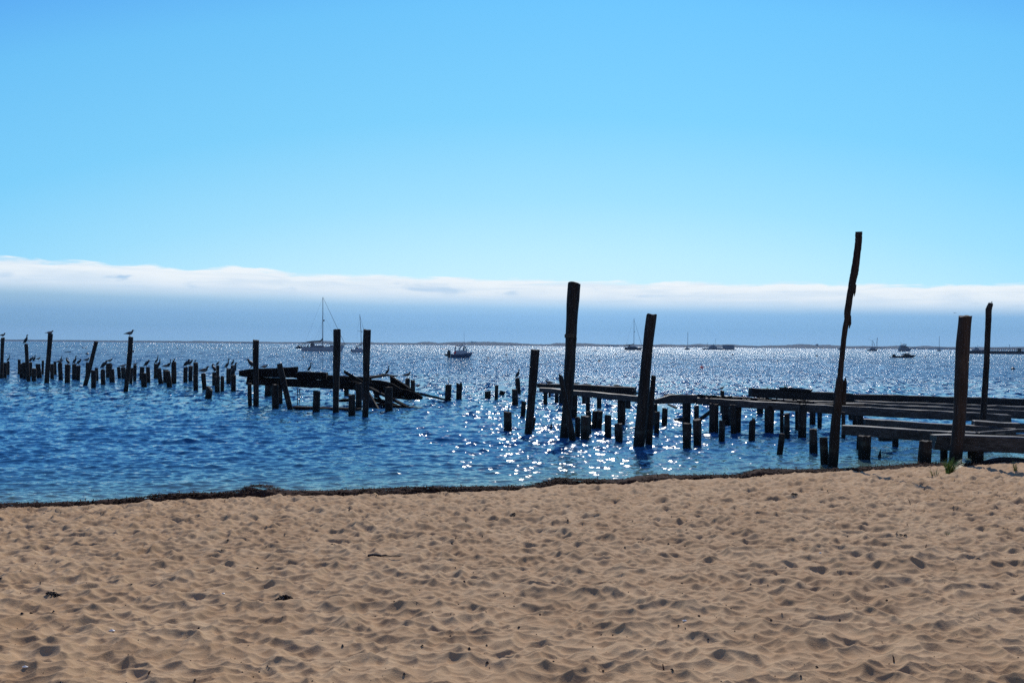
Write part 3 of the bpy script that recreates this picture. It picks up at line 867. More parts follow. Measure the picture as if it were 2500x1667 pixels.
# long right pier
D3 = dock('long ruined pier of parallel weathered beams on many pilings reaching the beach at right', 2060, 1080)
for a_ in [('s1', 1675.7, 975, 20, 1674.6, 1040, 20), ('s2', 1745, 985, 23, 1742, 1056, 23), ('s3', 1771, 985, 21, 1773.7, 1037, 21),
           ('s4', 1790, 988, 14, 1791, 1060, 14), ('s5', 1803, 988, 18, 1801, 1054, 18), ('s6', 1880, 990, 23, 1879.4, 1057, 23),
           ('s7', 1909.5, 990, 9.5, 1909.5, 1057, 9.5), ('s8', 1921.6, 1008, 14.6, 1921.6, 1069, 14.6), ('s9', 1944.8, 1000, 8, 1944.8, 1048, 8),
           ('s10', 1961, 986, 20, 1960, 1068, 21), ('s11', 1985, 990, 14, 1985, 1037, 14), ('s12', 2001, 1000, 12, 2000.8, 1044, 11),
           ('s13', 2059, 1005, 9, 2058, 1070, 10), ('s14', 2088, 1000, 13, 2088, 1048, 13), ('s15', 2100, 1010, 15, 2100, 1052, 15),
           ('s16', 2112.7, 1062, 30, 2111, 1120, 30), ('s17', 2097, 1060, 10, 2095.5, 1098, 10), ('s18', 2186.7, 1060, 15, 2186.7, 1093, 15),
           ('s19', 2261, 1075, 29, 2258, 1141, 32), ('s20', 2305, 1085, 18, 2305, 1125, 18), ('s21', 2367.5, 1085, 10, 2367.5, 1121, 10), ('s22', 2386, 1085, 27, 2385, 1134, 27),
           ('s23', 1856, 965, 16, 1856, 1012, 16), ('s24', 1700, 990, 12, 1700, 1024, 12)]:
    pile(a_[0], *a_[1:], parent=D3)
for a_ in [('t1', 2078, 1000, 12, 2078, 1024, 12, 36), ('t2', 2160, 1055, 38, 2160, 1074, 36, 28)]:
    pile(a_[0], *a_[1:7], parent=D3, y=a_[7])
# back beams
beam(D3, 'stringer', (1835.5, 947, 969, 38), (2083, 961, 985, 38.5), 0.32, m_beamd, 31)
beam(D3, 'stringer', (2083, 962, 984, 38.6), (2560, 975, 998, 39), 0.32, m_beamd, 32)
beam(D3, 'plank', (1909.5, 945, 951, 38.1), (1984, 950, 956, 38.2), 0.25, m_beamd, 33)
beam(D3, 'stringer', (2095, 978, 990, 36.4), (2560, 995, 1012, 36.4), 0.3, m_beam, 34)
beam(D3, 'stringer', (2090, 984, 1000, 35.2), (2560, 1006, 1026, 35), 0.3, m_beam, 35)
for (u, v) in ((1860, 968), (1925, 972), (1945, 973), (1975, 976)):
    beam(D3, 'block', (u, v, v + 9, 38.2), (u + 20, v + 1, v + 10, 38.2), 0.3, m_beamd, u)
# main beam
beam(D3, 'stringer', (1602, 976, 986, 34.0), (1636, 965, 985, 34.0), 0.3, m_beam, 36)
beam(D3, 'stringer', (1636, 964, 985, 34.0), (1702, 963, 985, 34.0), 0.3, m_beam, 37)
beam(D3, 'stringer', (1702, 971, 987, 33.8), (2045, 991, 1012, 33.0), 0.34, m_beam, 38)
beam(D3, 'stringer', (2045, 991, 1012, 33.0), (2471, 1012, 1033, 32.4), 0.34, m_beam, 39)
beam(D3, 'stringer', (1690, 963, 975, 35.2), (2090, 984, 996, 34.6), 0.3, m_beam, 40)
beam(D3, 'stringer', (1696, 967, 978, 34.5), (2110, 988, 1000, 33.9), 0.16, m_beamd, 41)
beam(D3, 'plank', (1624, 962, 966, 34.4), (1650, 961, 965, 34.4), 0.25, m_beamd, 42, rag=(.4, .4))
beam(D3, 'brace', (1700, 1024, 1034, 34.5), (1736, 998, 1008, 34.2), 0.12, m_beamd, 43)
beam(D3, 'brace', (1646, 1022, 1027, 35.5), (1668, 1018, 1030, 35.2), 0.12, m_beamd, 44)
beam(D3, 'brace', (1630, 986, 989, 34.8), (1652, 996, 999, 34.6), 0.12, m_beamd, 45)
beam(D3, 'stringer', (2112, 1023, 1044, 29.5), (2480, 1046, 1066, 28.5), 0.36, m_beam, 46)
beam(D3, 'stringer', (2056, 1039, 1061, 27.0), (2392, 1057, 1088, 25.8), 0.34, m_beam, 47)
beam(D3, 'stringer', (2285, 1062, 1098, 24.9), (2600, 1070, 1112, 24.4), 0.42, m_beam, 48)
beam(D3, 'stringer', (2382, 1027, 1045, 29.0), (2560, 1039, 1060, 28.6), 0.4, m_beam, 49)
beam(D3, 'plank', (2396, 1054, 1061, 25.6), (2540, 1046, 1053, 26.2), 0.14, m_beam, 50)
beam(D3, 'stringer', (2380, 1058, 1068, 25.8), (2560, 1062, 1074, 25.6), 0.3, m_beamd, 51)
mb = MB(); g = random.Random(8)
for i in range(150):                               # crumbled deck remains lying on the beams
    u = g.uniform(1690, 1990); v = 966.5 + (u - 1700) * 0.0575 + g.uniform(-2, 4)
    q = at(u, v, g.uniform(34.0, 35.0)) - D3.location; a = g.uniform(0, 3.1); l_ = g.uniform(.05, .28)
    mb.tube([q, q + Vector((math.cos(a) * l_, math.sin(a) * l_ * .4, g.uniform(-.01, .035)))], [(g.uniform(.015, .05), g.uniform(.01, .03)), (g.uniform(.01, .03), .01)], 5)
o = mb.build('rotten_wood', m_rot, D3); o['kind'] = 'stuff'
mb = MB()
g = random.Random(4)
for i in range(26):                                # old deck spikes still standing in the beams
    u = 1640 + i * 9.3 + g.uniform(-3, 3); v = 964 + (u - 1640) * 0.047
    y = 35.2; h = g.uniform(4, 11)
    mb.tube([at(u, v + 3, y) - D3.location, at(u + g.uniform(-1, 1), v - h, y) - D3.location], 0.007, 4)
o = mb.build('deck_spikes', m_iron, D3); o['kind'] = 'stuff'

# log lying at the edge of the beach
mb = MB(); gA, gB = on(2396, 1131, 0.08), on(2600, 1122, 0.12)
pts = [gA.lerp(gB, i / 9) + Vector((0, 0, 0.05 * math.sin(i * 0.8))) for i in range(10)]
mb.tube([p_ - gA for p_ in pts], [0.05, 0.07, .085, .09, .1, .1, .1, .1, .1, .09], 10)
tag(mb.build('driftwood_log', m_beamd, None, gA, True), 'dark driftwood log lying along the shoreline at the right edge under the near pier beam', 'log')

# ---------------------------------------------------------------- boats
def paint(name, c, rough=0.35, spec=0.5):
    mt, t, p = principled(name, rough=rough)
    g = t.add('ShaderNodeNewGeometry')
    n_ = t.noise(g.outputs['Position'], 1.7, 4.0, 0.6)
    t.put(p.inputs['Base Color'], t.mix(t.rng(n_, 0.35, 0.75, 0.0, 0.5), c + (1,), tuple(q * 0.6 for q in c) + (1,)))
    p.inputs['Specular IOR Level'].default_value = spec
    return mt


m_white = paint('white_gelcoat', srgb(172, 182, 194))
m_grey = paint('grey_paint', srgb(104, 116, 130), 0.5)
m_navy = paint('dark_hull_paint', srgb(24, 30, 44), 0.35)
m_canvas = paint('navy_canvas', srgb(22, 26, 42), 0.9, 0.1)
m_alu = paint('mast_metal', srgb(92, 94, 102), 0.4)
m_black = paint('black_plastic', srgb(14, 15, 20), 0.4)
m_red = paint('red_plastic', (0.95, 0.03, 0.012), 0.45)
m_trim = paint('dark_trim', srgb(40, 36, 40), 0.6)
m_glass, t, p = principled('tinted_glass', srgb(30, 38, 48), 0.08)


def hull(L, B, k, s0, s1, s2, wl=None, draft=2.0, off=0.0):
    """hull mesh in units of k metres: L deck length, B beam, sheer heights at stern, middle, bow"""
    wl = wl or L * 0.9
    N = 16; vs, fs = [], []
    for i in range(N + 1):
        s = i / N
        hb = B / 2 * (0.86 + 0.14 * math.sin(math.pi * min(1, s * 1.3))) * (1 - max(0, (s - 0.5) / 0.5) ** 2.4)
        hb = max(hb, 0.02 * B)
        sh = s0 * (1 - s) ** 2 + 2 * s1 * s * (1 - s) + s2 * s * s if False else np.interp(s, [0, .25, .5, .75, 1], [s0, (s0 + s1) / 2 - .1 * s0 * 0, s1, s1 + (s2 - s1) * .38, s2])
        xd = s * L; xw = s * wl
        prof = [(xd, hb, sh), (xd * .7 + xw * .3, hb * 0.97, sh * .66), (xw * .8 + xd * .2, hb * .88, sh * .25), (xw, hb * .78, -0.3), (xw * .97, hb * .25, -draft), (xw * .97, 0, -draft * 1.2)]
        ring = [(x * k, -yy * k, z * k) for x, yy, z in prof] + [(x * k, yy * k, z * k) for x, yy, z in prof[-2::-1]]
        vs += ring
    M = len(ring)
    for i in range(N):
        for j in range(M - 1):
            a = i * M + j
            fs.append((a, a + M, a + M + 1, a + 1))
        fs.append((i * M, i * M + M - 1, (i + 1) * M + M - 1, (i + 1) * M))       # deck
    fs.append(tuple(range(M))); fs.append(tuple(N * M + j for j in range(M)))
    mb = MB(); mb.add([(x + off * k, yy, z) for x, yy, z in vs], fs)
    return mb


class Boat:
    def __init__(s, name, u0, v0, label, cat, group=None, rz=0.0):
        B = on(u0, v0, 0.0); s.k = B.y / F
        s.root = tag(empty(name, B, rz + math.atan2(-B.x, B.y) * 0.0), label, cat, group)

    def part(s, name, mat, boxes=(), tubes=(), smooth=False):
        k = s.k; mb = MB()
        for b in boxes:
            x0, x1, w0, w1, z0, z1 = [q * k for q in b[:6]]
            mb.box(x0, x1, w0, w1, z0, z1, *(q * k for q in b[6:]))
        for pts, r_ in tubes:
            rr = [q * k for q in r_] if hasattr(r_, '__len__') else r_ * k
            mb.tube([(x * k, yy * k, z * k) for x, yy, z in pts], rr, 6)
        return mb.build(name, mat, s.root, smooth=smooth)

    def hull(s, mat, *a, name='hull', **kw):
        o = hull(a[0], a[1], s.k, *a[2:], **kw).build(name, mat, s.root, smooth=True)
        o.data.set_sharp_from_angle(angle=R(35))
        return o


G_S = 'sailboats moored in the harbour'
# large sailboat
b = Boat('sailboat', 738, 857, 'largest sailboat, pilothouse aft and long bowsprit, moored behind the tall pilings of the collapsed dock', 'sailboat', G_S)
b.hull(m_white, 103, 26, 10.5, 10.5, 15, wl=96)
b.part('rub_rail', m_trim, tubes=[([(1, -11.6, 9.8), (25, -13.1, 9.7), (50, -13.2, 9.9), (70, -11.6, 11), (88, -6.5, 12.9), (102, -.8, 14.6)], .45)])
b.part('pilothouse', m_grey, [(20, 30, -7, 7, 9, 20, 1, .5), (30, 56, -6.5, 6.5, 9, 14, 0, 3)])
b.part('window', m_glass, [(22, 24.5, -7.4, -6.8, 14, 18), (25.5, 28.5, -7.4, -6.8, 14, 18)])
b.part('bimini', m_canvas, [(2, 28, -8, 8, 20.2, 21, 1.5, 1)])
b.part('bimini_frame', m_alu, tubes=[([(x, yy, 10), (x, yy, 20.3)], .35) for x in (3, 7.5) for yy in (-7, 7)] + [([(0.5, yy, 10), (-1.5, yy, 17.5), (2, yy, 20)], .4) for yy in (-7, 7)])
b.part('steering_pedestal', m_black, [(12.5, 15, -1.5, 1.5, 10, 16)])
b.part('mast', m_alu, tubes=[([(50, 0, 10), (49.5, 0, 70), (49, 0, 132)], [1.05, .9, .7])])
b.part('boom', m_alu, tubes=[([(11, 0, 22.2), (48, 0, 22)], .5)])
b.part('sail_cover', m_canvas, [], [([(10, 0, 22.9), (20, 0, 23.5), (32, 0, 24.3), (43, 0, 24.7), (47, 0, 27), (49, 0, 32)], [.4, 1, 1.3, 1.6, 1.9, .5])])
b.part('furled_jib', m_canvas, tubes=[([(50, 0, 130), (104, 0, 17.5)], [.28, .5])])
b.part('rigging', m_alu, tubes=[([(48.5, 0, 129), (8, 0, 24)], .1), ([(49.5, 0, 96), (87, 0, 15)], .1), ([(49.5, -.5, 100), (46, -11.5, 10)], .12), ([(49.5, .5, 100), (46, 11.5, 10)], .12),
       ([(49.5, 0, 74), (30, -10, 22)], .1), ([(49.5, 0, 74), (34, 10, 22)], .1)])
b.part('bowsprit', m_trim, tubes=[([(88, 0, 14.5), (107, 0, 17.6)], [.9, .5])])
b.part('radar_dome', m_black, tubes=[([(52, 0, 73.5), (52, 0, 74.5), (52, 0, 76.5)], [1, 2.2, 2.4]), ([(49.6, 0, 74), (52, 0, 74)], .4)])
b.part('furled_staysail', m_canvas, tubes=[([(55, 0, 18.8), (66, 0, 18.3), (76, 0, 18.2)], [.5, .9, .6])])
b.part('guard_rail', m_alu, tubes=[([(x, -12, 10), (x, -12, 14)], .15) for x in (34, 44, 54, 64)] + [([(84, -8, 13), (92, -5, 16.5), (102, -1, 17.5)], .3)])
b.part('deck_box', m_grey, [(68, 76, -3, 3, 11, 15.5, .5)])
# small motorboat astern
b = Boat('small_motorboat', 722, 850.5, 'small canopied motorboat lying just left of the stern of the largest sailboat', 'motorboat')
b.hull(m_navy, 15, 7, 4, 4.2, 5, wl=13)
b.part('canopy', m_white, [(4.5, 13, -2.6, 2.6, 8.5, 9.4, 2, 2)], [([(x0, yy, 4), (x1, yy, 8.8)], .45) for x0, x1 in ((4, 5.6), (13.6, 12)) for yy in (-2.4, 2.4)])
b.part('cabin', m_navy, [(6, 11.5, -2.2, 2.2, 3.5, 7.4, 1, 1)])
# second sailboat
b = Boat('sailboat', 859, 860, 'second sailboat with blue furled sail and spreaders, bow hidden by the tall piling', 'sailboat', G_S)
b.hull(m_white, 42, 13, 7.5, 8, 10.5, wl=38)
b.part('outboard', m_black, [(-2.6, 0, -1, 1, 1, 8.5, .5)])
b.part('cabin_top', m_white, [(8, 30, -4, 4, 7.5, 10.5, 2, 6)])
b.part('spray_hood', m_canvas, [(9, 17, -3.6, 3.6, 10, 13.6, 1.5, 3.5)])
b.part('mast', m_alu, tubes=[([(23, 0, 9), (21.8, 0, 50), (18.6, 0, 93)], [.8, .65, .5])])
b.part('boom', m_canvas, tubes=[([(7.5, 0, 16), (20, 0, 17.2), (22.6, 0, 21)], [.6, 1.4, .8])])
b.part('spreader', m_alu, tubes=[([(13.5, -1, 52), (29, 1, 52.6)], .28)])
b.part('radar_dome', m_grey, tubes=[([(24.2, 0, 48.5), (24.2, 0, 50.5)], 1.1)])
b.part('rigging', m_alu, tubes=[([(19.5, 0, 87), (40, 0, 12)], [.2, .42]), ([(18.8, 0, 92), (13.5, -1, 52), (12, -5, 9)], .1)])
# motor cruiser with wheelhouse
b = Boat('motorboat', 1101, 873, 'white motorboat with open wheelhouse, red fender and tilted black outboard, nearest boat in the middle', 'motorboat')
b.hull(paint('slate_hull_paint', srgb(72, 92, 118)), 55, 22, 8.6, 9.0, 14.2, wl=45)
b.part('rub_rail', m_white, tubes=[([(0, -9.5, 8.8), (14, -10.6, 8.9), (27, -11, 9.2), (40, -9, 11), (49, -4.4, 12.8), (54.5, -.6, 14.1)], .45)])
b.part('foredeck', m_white, [(33, 52, -3.2, 3.2, 9.5, 14.3, 8, 2)])
b.part('wheelhouse', m_white, [(9.5, 43, -7, 7, 8, 17.6, .5, 4.5)])
b.part('roof', m_white, [(9, 36.5, -7.4, 7.4, 27.6, 29.3, .5, 1.5)])
for x0, x1 in ((10, 11.6), (20.6, 22.4), (30, 31.2), (38.5, 34.2)):
    for yy in (-7, 6):
        b.part('window_post', m_grey, [], [([(x0, yy + .5, 17), (x1 if x0 > 15 else 11.2, yy + .5, 28)], .9)])
b.part('front_post', m_grey, tubes=[([(38.8, -6.5, 17), (35, -6.5, 27.8)], .8), ([(38.8, 6.5, 17), (35, 6.5, 27.8)], .8)])
b.part('windscreen', m_glass, [(31.4, 34, -6.8, -6.4, 17.4, 26.5, 0, .8)])
b.part('roof_rack', m_alu, tubes=[([(11, yy, 30), (24, yy, 30.6)], .5) for yy in (-5, 5)])
b.part('radar_dome', m_grey, tubes=[([(26, 0, 29.3), (26, 0, 31)], [1.6, 1.6]), ([(26, 0, 31), (26, 0, 31.6), (26, 0, 33.6)], [1.8, 2.8, 2.6])])
b.part('antenna', m_alu, tubes=[([(32.6, 0, 29), (31.2, 0, 66)], [.28, .16])])
b.part('fender', m_red, tubes=[([(8.2, -7.4, 9.2), (9, -7.6, 10.2), (10, -7.8, 12.6), (10.6, -7.6, 15.4), (10.8, -7.5, 16.4)], [1, 2, 2.3, 1.5, .5])], smooth=True)
b.part('grab_rail', m_white, tubes=[([(23.5, -7.6, 19), (30, -7.6, 19)], .5)])
o = b.part('outboard_engine', m_black, [(-9.5, -1, -3, 3, 9, 17.5, 1.4, .5), (-8, -1, -1.8, 1.8, -2, 9)], [([(-8, 0, 6), (-13.5, 0, 6.5), (-16, 0, 9.5)], [3, 2.4, .9]), ([(-6.5, 0, 17), (-7, 0, 19.4)], [1.6, .8])])
# third sailboat
b = Boat('sailboat', 1525, 854.2, 'sailboat with stern davits moored left of the tall thick leaning piling', 'sailboat', G_S)
b.hull(m_navy, 44, 12, 6, 5.6, 6.4, wl=39)
b.part('cabin_top', m_grey, [(7, 31, -3.6, 3.6, 5.4, 9, 1, 5)])
b.part('spray_hood', m_canvas, [(4, 12, -3.5, 3.5, 11, 12.2, 1, 1), (11, 15, -3, 3, 8.5, 11, .5, 2)])
b.part('mast', m_alu, tubes=[([(22.5, 0, 6), (22.4, 0, 77)], [.65, .45])])
b.part('boom', m_canvas, tubes=[([(7, 0, 12.6), (18, 0, 13.2), (22, 0, 15)], [.5, 1.1, .6])])
b.part('stern_davits', m_alu, tubes=[([(1, yy, 6), (-.5, yy, 12), (3, yy, 12.5)], .35) for yy in (-3, 3)] + [([(5, 0, 6), (5.6, 0, 18.5)], .3)])
b.part('radar_dome', m_grey, tubes=[([(24, 0, 44), (24, 0, 45.8)], 1.0)])
b.part('rigging', m_alu, tubes=[([(23, 0, 72), (42.5, 0, 9)], [.2, .4]), ([(22, 0, 76), (2, 0, 8)], .09)])
# small far sailboats
def small_sail(u, v, L, xm, h, label, fb=3.0):
    b = Boat('sailboat', u, v, label, 'sailboat', G_S)
    b.hull(m_navy, L, L * .3, fb, fb, fb + .6, wl=L * .88)
    b.part('cabin_top', m_white, [(L * .28, L * .72, -L * .1, L * .1, fb - .2, fb + 1.9, .5, 1.4)])
    b.part('mast', m_alu, tubes=[([(xm, 0, fb), (xm, 0, h)], [.55, .42])])
    b.part('boom', m_canvas, tubes=[([(L * .12, 0, fb + 2.6), (xm, 0, fb + 3)], .45)])


small_sail(1671, 853.4, 13.5, 8, 43.5, 'small sailboat with a bare mast left of the work boat and barge')
small_sail(2288, 857.2, 10, 5, 37, 'small sailboat with a bare mast between the flybridge cruiser and the grass-footed piling')
small_sail(2047, 854.3, 9, 7, 32, 'tiny far sailboat peeping out left of the crooked tall pole')
# work boat and house barge
b = Boat('work_boat', 1715, 853.2, 'low grey work boat with wheelhouse and antennas beside the barge', 'motorboat')
b.hull(m_grey, 50, 12, 3.3, 3.0, 4.2, wl=47)
b.part('deckhouse', m_grey, [(15, 37, -4, 4, 2.6, 8, 1.5, 3.5), (38, 47, -3, 3, 2.6, 4.4, 0, 2)])
b.part('wheelhouse', m_grey, [(18, 32, -3.4, 3.4, 8, 11, 3, 3)])
b.part('window', m_white, [(22, 24.5, -4.3, -4, 6.4, 7.7), (27, 29, -4.3, -4, 6.2, 7.4)])
b.part('antenna', m_alu, tubes=[([(11.5, 0, 3), (11.5, 0, 18)], .3)])
b.part('antenna', m_alu, tubes=[([(32, 0, 10), (32, 0, 27)], .22)])
b.part('antenna', m_alu, tubes=[([(27.5, 0, 11), (27.5, 0, 15)], .5)])
b = Boat('house_barge', 1762, 853.6, 'flat barge carrying a long grey cabin, right of the low work boat', 'barge')
b.part('float', m_trim, [(0, 32, -7, 7, -1.5, 1.6, -.5)])
b.part('cabin', m_grey, [(2.5, 29.5, -5, 5, 1.6, 10.6, 0)])
b.part('roof', m_trim, [(1.8, 30.4, -5.6, 5.6, 10.6, 11.3, .6)])
b.part('window', m_white, [(7, 9, -5.3, -5, 5.4, 7.4), (13, 14.5, -5.3, -5, 5.4, 7.4)])
# fishing boat
b = Boat('fishing_boat', 2118, 856.6, 'fishing boat with gantry and tall mast, right of the crooked tall pole', 'fishing boat')
b.hull(m_navy, 25, 8, 3.2, 3.4, 5.4, wl=22)
b.part('wheelhouse', m_grey, [(6, 20, -3, 3, 3, 7.8, 1, 4), (9, 14, -2.4, 2.4, 7.6, 9.6, .6)])
b.part('mast', m_alu, tubes=[([(23, 0, 5), (22.8, 0, 20), (24, 0, 33)], [.5, .8, .5])])
b.part('gantry', m_alu, tubes=[([(11.5, 0, 9), (11, 0, 25), (14, 0, 23), (17.5, 0, 14), (18.5, 0, 8)], .45), ([(8.5, -1, 16), (17.5, 1, 16)], .35)])
b.part('outrigger', m_alu, tubes=[([(11, 0, 25), (2, 0, 29.5)], .22), ([(11, 0, 25), (23.5, 0, 31)], .12)])
# flybridge cruiser
b = Boat('cabin_cruiser', 2194, 857.6, 'boxy flybridge cruiser behind the dark speedboat', 'motorboat')
b.hull(m_grey, 31, 11, 7.4, 7.6, 9.2, wl=28)
b.part('cabin', m_grey, [(2, 25, -4.6, 4.6, 7, 12.6, .6, 6)])
b.part('flybridge', m_grey, [(3.5, 16.5, -4, 4, 12.6, 14.8, .5, 1)])
b.part('canopy', m_trim, [(7.5, 18.5, -3.6, 3.6, 17.2, 18, 1.4, 1.4)])
b.part('canopy_frame', m_alu, tubes=[([(x, yy, 14), (x + 1.2, yy, 17.4)], .55) for x in (6.4, 11.2, 16.6) for yy in (-3.4, 3.4)])
b.part('antenna', m_alu, tubes=[([(6, 0, 15), (5, 0, 23)], .25)])
b.part('window', m_glass, [(5, 19, -4.9, -4.6, 9.4, 11.4, .4, 2)])
# dark speedboat
b = Boat('speedboat', 2181, 872.8, 'dark open speedboat with windscreen and outboard, nearest boat at right', 'motorboat')
b.hull(m_navy, 56, 15, 3.6, 4.2, 7.2, wl=47)
b.part('swim_platform', m_navy, [(-9, 2, -4, 4, .5, 2.2, .5)])
b.part('outboard_engine', m_black, [(-3, 5.5, -1.8, 1.8, 1.4, 7.6, 1.6, 1)])
b.part('windscreen', m_glass, [(25, 44, -4, 4, 5.5, 9.4, 3, 7)])
b.part('deck', m_navy, [(20, 54, -3, 3, 4, 6.6, 4, 3)])
b.part('arch', m_trim, tubes=[([(21, yy, 5), (25, yy, 9.6), (38, yy, 11.2), (42, yy, 9.4)], .5) for yy in (-3.6, 3.6)] + [([(27, -3, 10), (27, 3, 10)], .4)])

# ---------------------------------------------------------------- breakwater, boat behind it, lamp pole
P = on(2360, 863.4, 0.0); kb = P.y / F
P.x += 2 * kb
BW = tag(empty('breakwater', P), 'low dark breakwater with railings along its top at the right edge', 'breakwater')


def bwpart(name, mat, boxes=(), tubes=()):
    mb = MB()
    for q in boxes: mb.box(*[a * kb for a in q])
    for pts, r_ in tubes: mb.tube([(x * kb, yy * kb, z * kb) for x, yy, z in pts], r_ * kb, 5)
    return mb.build(name, mat, BW)


m_stone = wood('dark_breakwater', srgb(46, 50, 58), srgb(70, 74, 82), 0.9, 'x', False, 0.2)
bwpart('wall', m_stone, [(0, 420, 0, 14, -3, 6.9)] + [(x, x + 1.0, -.5, 0, -3, 6.9) for x in range(1, 420, 6)])
bwpart('coping', m_stone, [(-1, 421, -.9, 14.5, 6.9, 7.7)])
bwpart('railing', m_trim, [(52, 420, .3, .8, 13.4, 14.0), (52, 420, .3, .8, 10.6, 11.0)] + [(52 + i * 5.2, 52.7 + i * 5.2, .2, .9, 7.7, 14.2) for i in range(70)])
bwpart('hut', m_trim, [(126, 133, 2, 9, 7.7, 14.6)], [])
P2_ = P + Vector((103 * kb, 1.0 * kb, 7.6 * kb))
o = tag(empty('lamp_post', P2_), 'thin lamp post standing on the breakwater behind the slim pole', 'lamp post')
mb = MB(); mb.tube([(0, 0, 0), (0, 0, 14.5 * kb)], .4 * kb, 6); mb.build('post', m_trim, o)
mb = MB(); mb.box(-1.3 * kb, 1.3 * kb, -.5 * kb, .5 * kb, 13.6 * kb, 14.6 * kb); mb.build('lamp_head', m_trim, o)
b = Boat('fishing_boat', 2374, 858.0, 'low fishing boat with a derrick moored behind the breakwater', 'fishing boat')
b.hull(m_grey, 34, 8, 5, 4.6, 6, wl=32)
b.part('wheelhouse', m_grey, [(3, 16, -3, 3, 4.6, 8.8, 2, 2), (5, 12, -2.4, 2.4, 8.8, 10.6, 1)])
b.part('derrick', m_alu, tubes=[([(14, 0, 5), (12, 0, 15.5), (19, 0, 9.5)], .45), ([(8, 0, 11), (8, 0, 13)], .4)])

# ---------------------------------------------------------------- buoys
def buoy(u, v, w_, label, mat=None, tall=0, group='dark mooring buoys floating in the harbour', name='mooring_buoy', cat='buoy'):
    B = on(u, v + w_ * .3, 0.0); k = B.y / F; r_ = max(w_ / 2 * k, 0.12)
    mb = MB()
    mb.tube([(0, 0, -r_ * .5), (0, 0, -r_ * .3), (0, 0, 0), (0, 0, r_ * .35), (0, 0, r_ * .62), (0, 0, r_ * .8), (0, 0, r_ * .86)],
            [r_ * .5, r_ * .86, r_, r_ * .9, r_ * .62, r_ * .25, r_ * .12], 12)
    if not tall:
        o = mb.build(name, mat or m_black, None, B, True)
        mb = MB(); mb.tube([(0, 0, r_ * .8), (0.02, 0, r_ * 1.5)], r_ * .10, 5)
        mb.build('mooring_eye', mat or m_black, o)
    else:
        mb.tube([(0, 0, r_ * .8), (0, 0, r_ * .8 + tall * k * .6), (0, 0, r_ * .8 + tall * k)], [r_ * .35, r_ * .5, r_ * .4], 6)
        o = mb.build(name, mat or m_black, None, B, True)
    tag(o, label, cat, group)


for (u, v, w_, lab) in [
    (1462.5, 879.6, 8, 'dark pointed buoy in the glitter just left of the tall thick leaning piling'),
    (1503.5, 864, 5, 'small dark buoy left below the sailboat with davits'),
    (1534, 857.5, 4, 'tiny dark buoy touching the water just under the davit sailboat stern'),
    (1565.6, 857.2, 4, 'tiny dark buoy under the bow of the davit sailboat'),
    (1789, 865, 6, 'dark round buoy below the right end of the house barge'),
    (1831, 849.5, 3.5, 'tiny far buoy by the shore right of the house barge'),
    (1870, 865, 4, 'dark buoy a little right of the house barge, upper one of two close together'),
    (1890, 870.7, 4.5, 'dark buoy in the white glitter, lower one of two close together'),
    (1994, 868, 7, 'dark round buoy left of the crooked tall pole'),
    (1898, 879.5, 5, 'low dark buoy below the two close together in the white glitter'),
    (2259, 870, 5, 'small dark buoy right of the dark speedboat'),
    (2473, 898, 11, 'large dark buoy at the far right below the breakwater'),
    (1237, 855, 4, 'far dark buoy above its twin, right of the white motorboat'),
    (1236, 865, 6, 'nearer dark pointed buoy right of the white motorboat'),
    (1258, 860, 3.5, 'faint small buoy right of the pair beside the white motorboat'),
    (1325, 856, 4, 'small dark buoy right of the leaning piling that starts the short beam row'),
    (1355, 855.5, 4, 'small dark buoy just left of the very tall roped piling'),
    (1191.6, 872, 5.5, 'low dark buoy close right of the white motorboat bow'),
    (741, 870, 6, 'dark buoy below the stern of the largest sailboat'),
    (779, 860.5, 5.5, 'dark mooring buoy against the side of the largest sailboat'),
    (675, 863, 5, 'dark buoy left of the small canopied motorboat'),
    (933, 841.5, 4, 'tiny far buoy right of the second sailboat'),
    (985, 842.5, 3, 'faint far buoy midway between second sailboat and white motorboat'),
    (582, 859, 5, 'dark buoy left of the pale-capped tall piling'),
    (433, 849, 4, 'dark buoy in open water above the trio of cormorant stubs'),
    (526, 850, 4, 'left buoy of a close group left of the pale-capped piling'),
    (535.6, 852, 4.5, 'lower right buoy of a close group left of the pale-capped piling'),
    (541, 845, 3.5, 'upper right buoy of a close group left of the pale-capped piling'),
    (202, 848, 4.5, 'dark buoy left of the head of the steeply leaning piling'),
    (210, 849.6, 5, 'dark buoy nearest the head of the steeply leaning piling'),
    (163, 846.5, 4, 'dark buoy above the upturned white skiff'),
    (213, 862, 9, 'broad dark buoy low beside the steeply leaning piling'),
]: buoy(u, v, w_, lab)
buoy(1713, 895, 10.5, 'bright red buoy floating in the sun glitter', m_red, group=None)
buoy(2320, 861, 3, 'thin upright channel marker left of the breakwater', m_trim, tall=6, group=None, name='channel_marker', cat='marker')
# upturned skiff
B = on(158, 860, 0); k = B.y / F
mb = hull(17, 5, k, 1.2, 1.4, 2.6, wl=15, draft=1.2)
o = mb.build('skiff', m_white, None, B, True); tag(o, 'low white skiff drifting beyond the left pilings', 'skiff')
mb = MB(); mb.tube([(1 * k, -2.3 * k, 1.2 * k), (8 * k, -2.6 * k, 1.5 * k), (15 * k, -1 * k, 2.3 * k)], .3 * k, 5); mb.build('gunwale', m_trim, o)

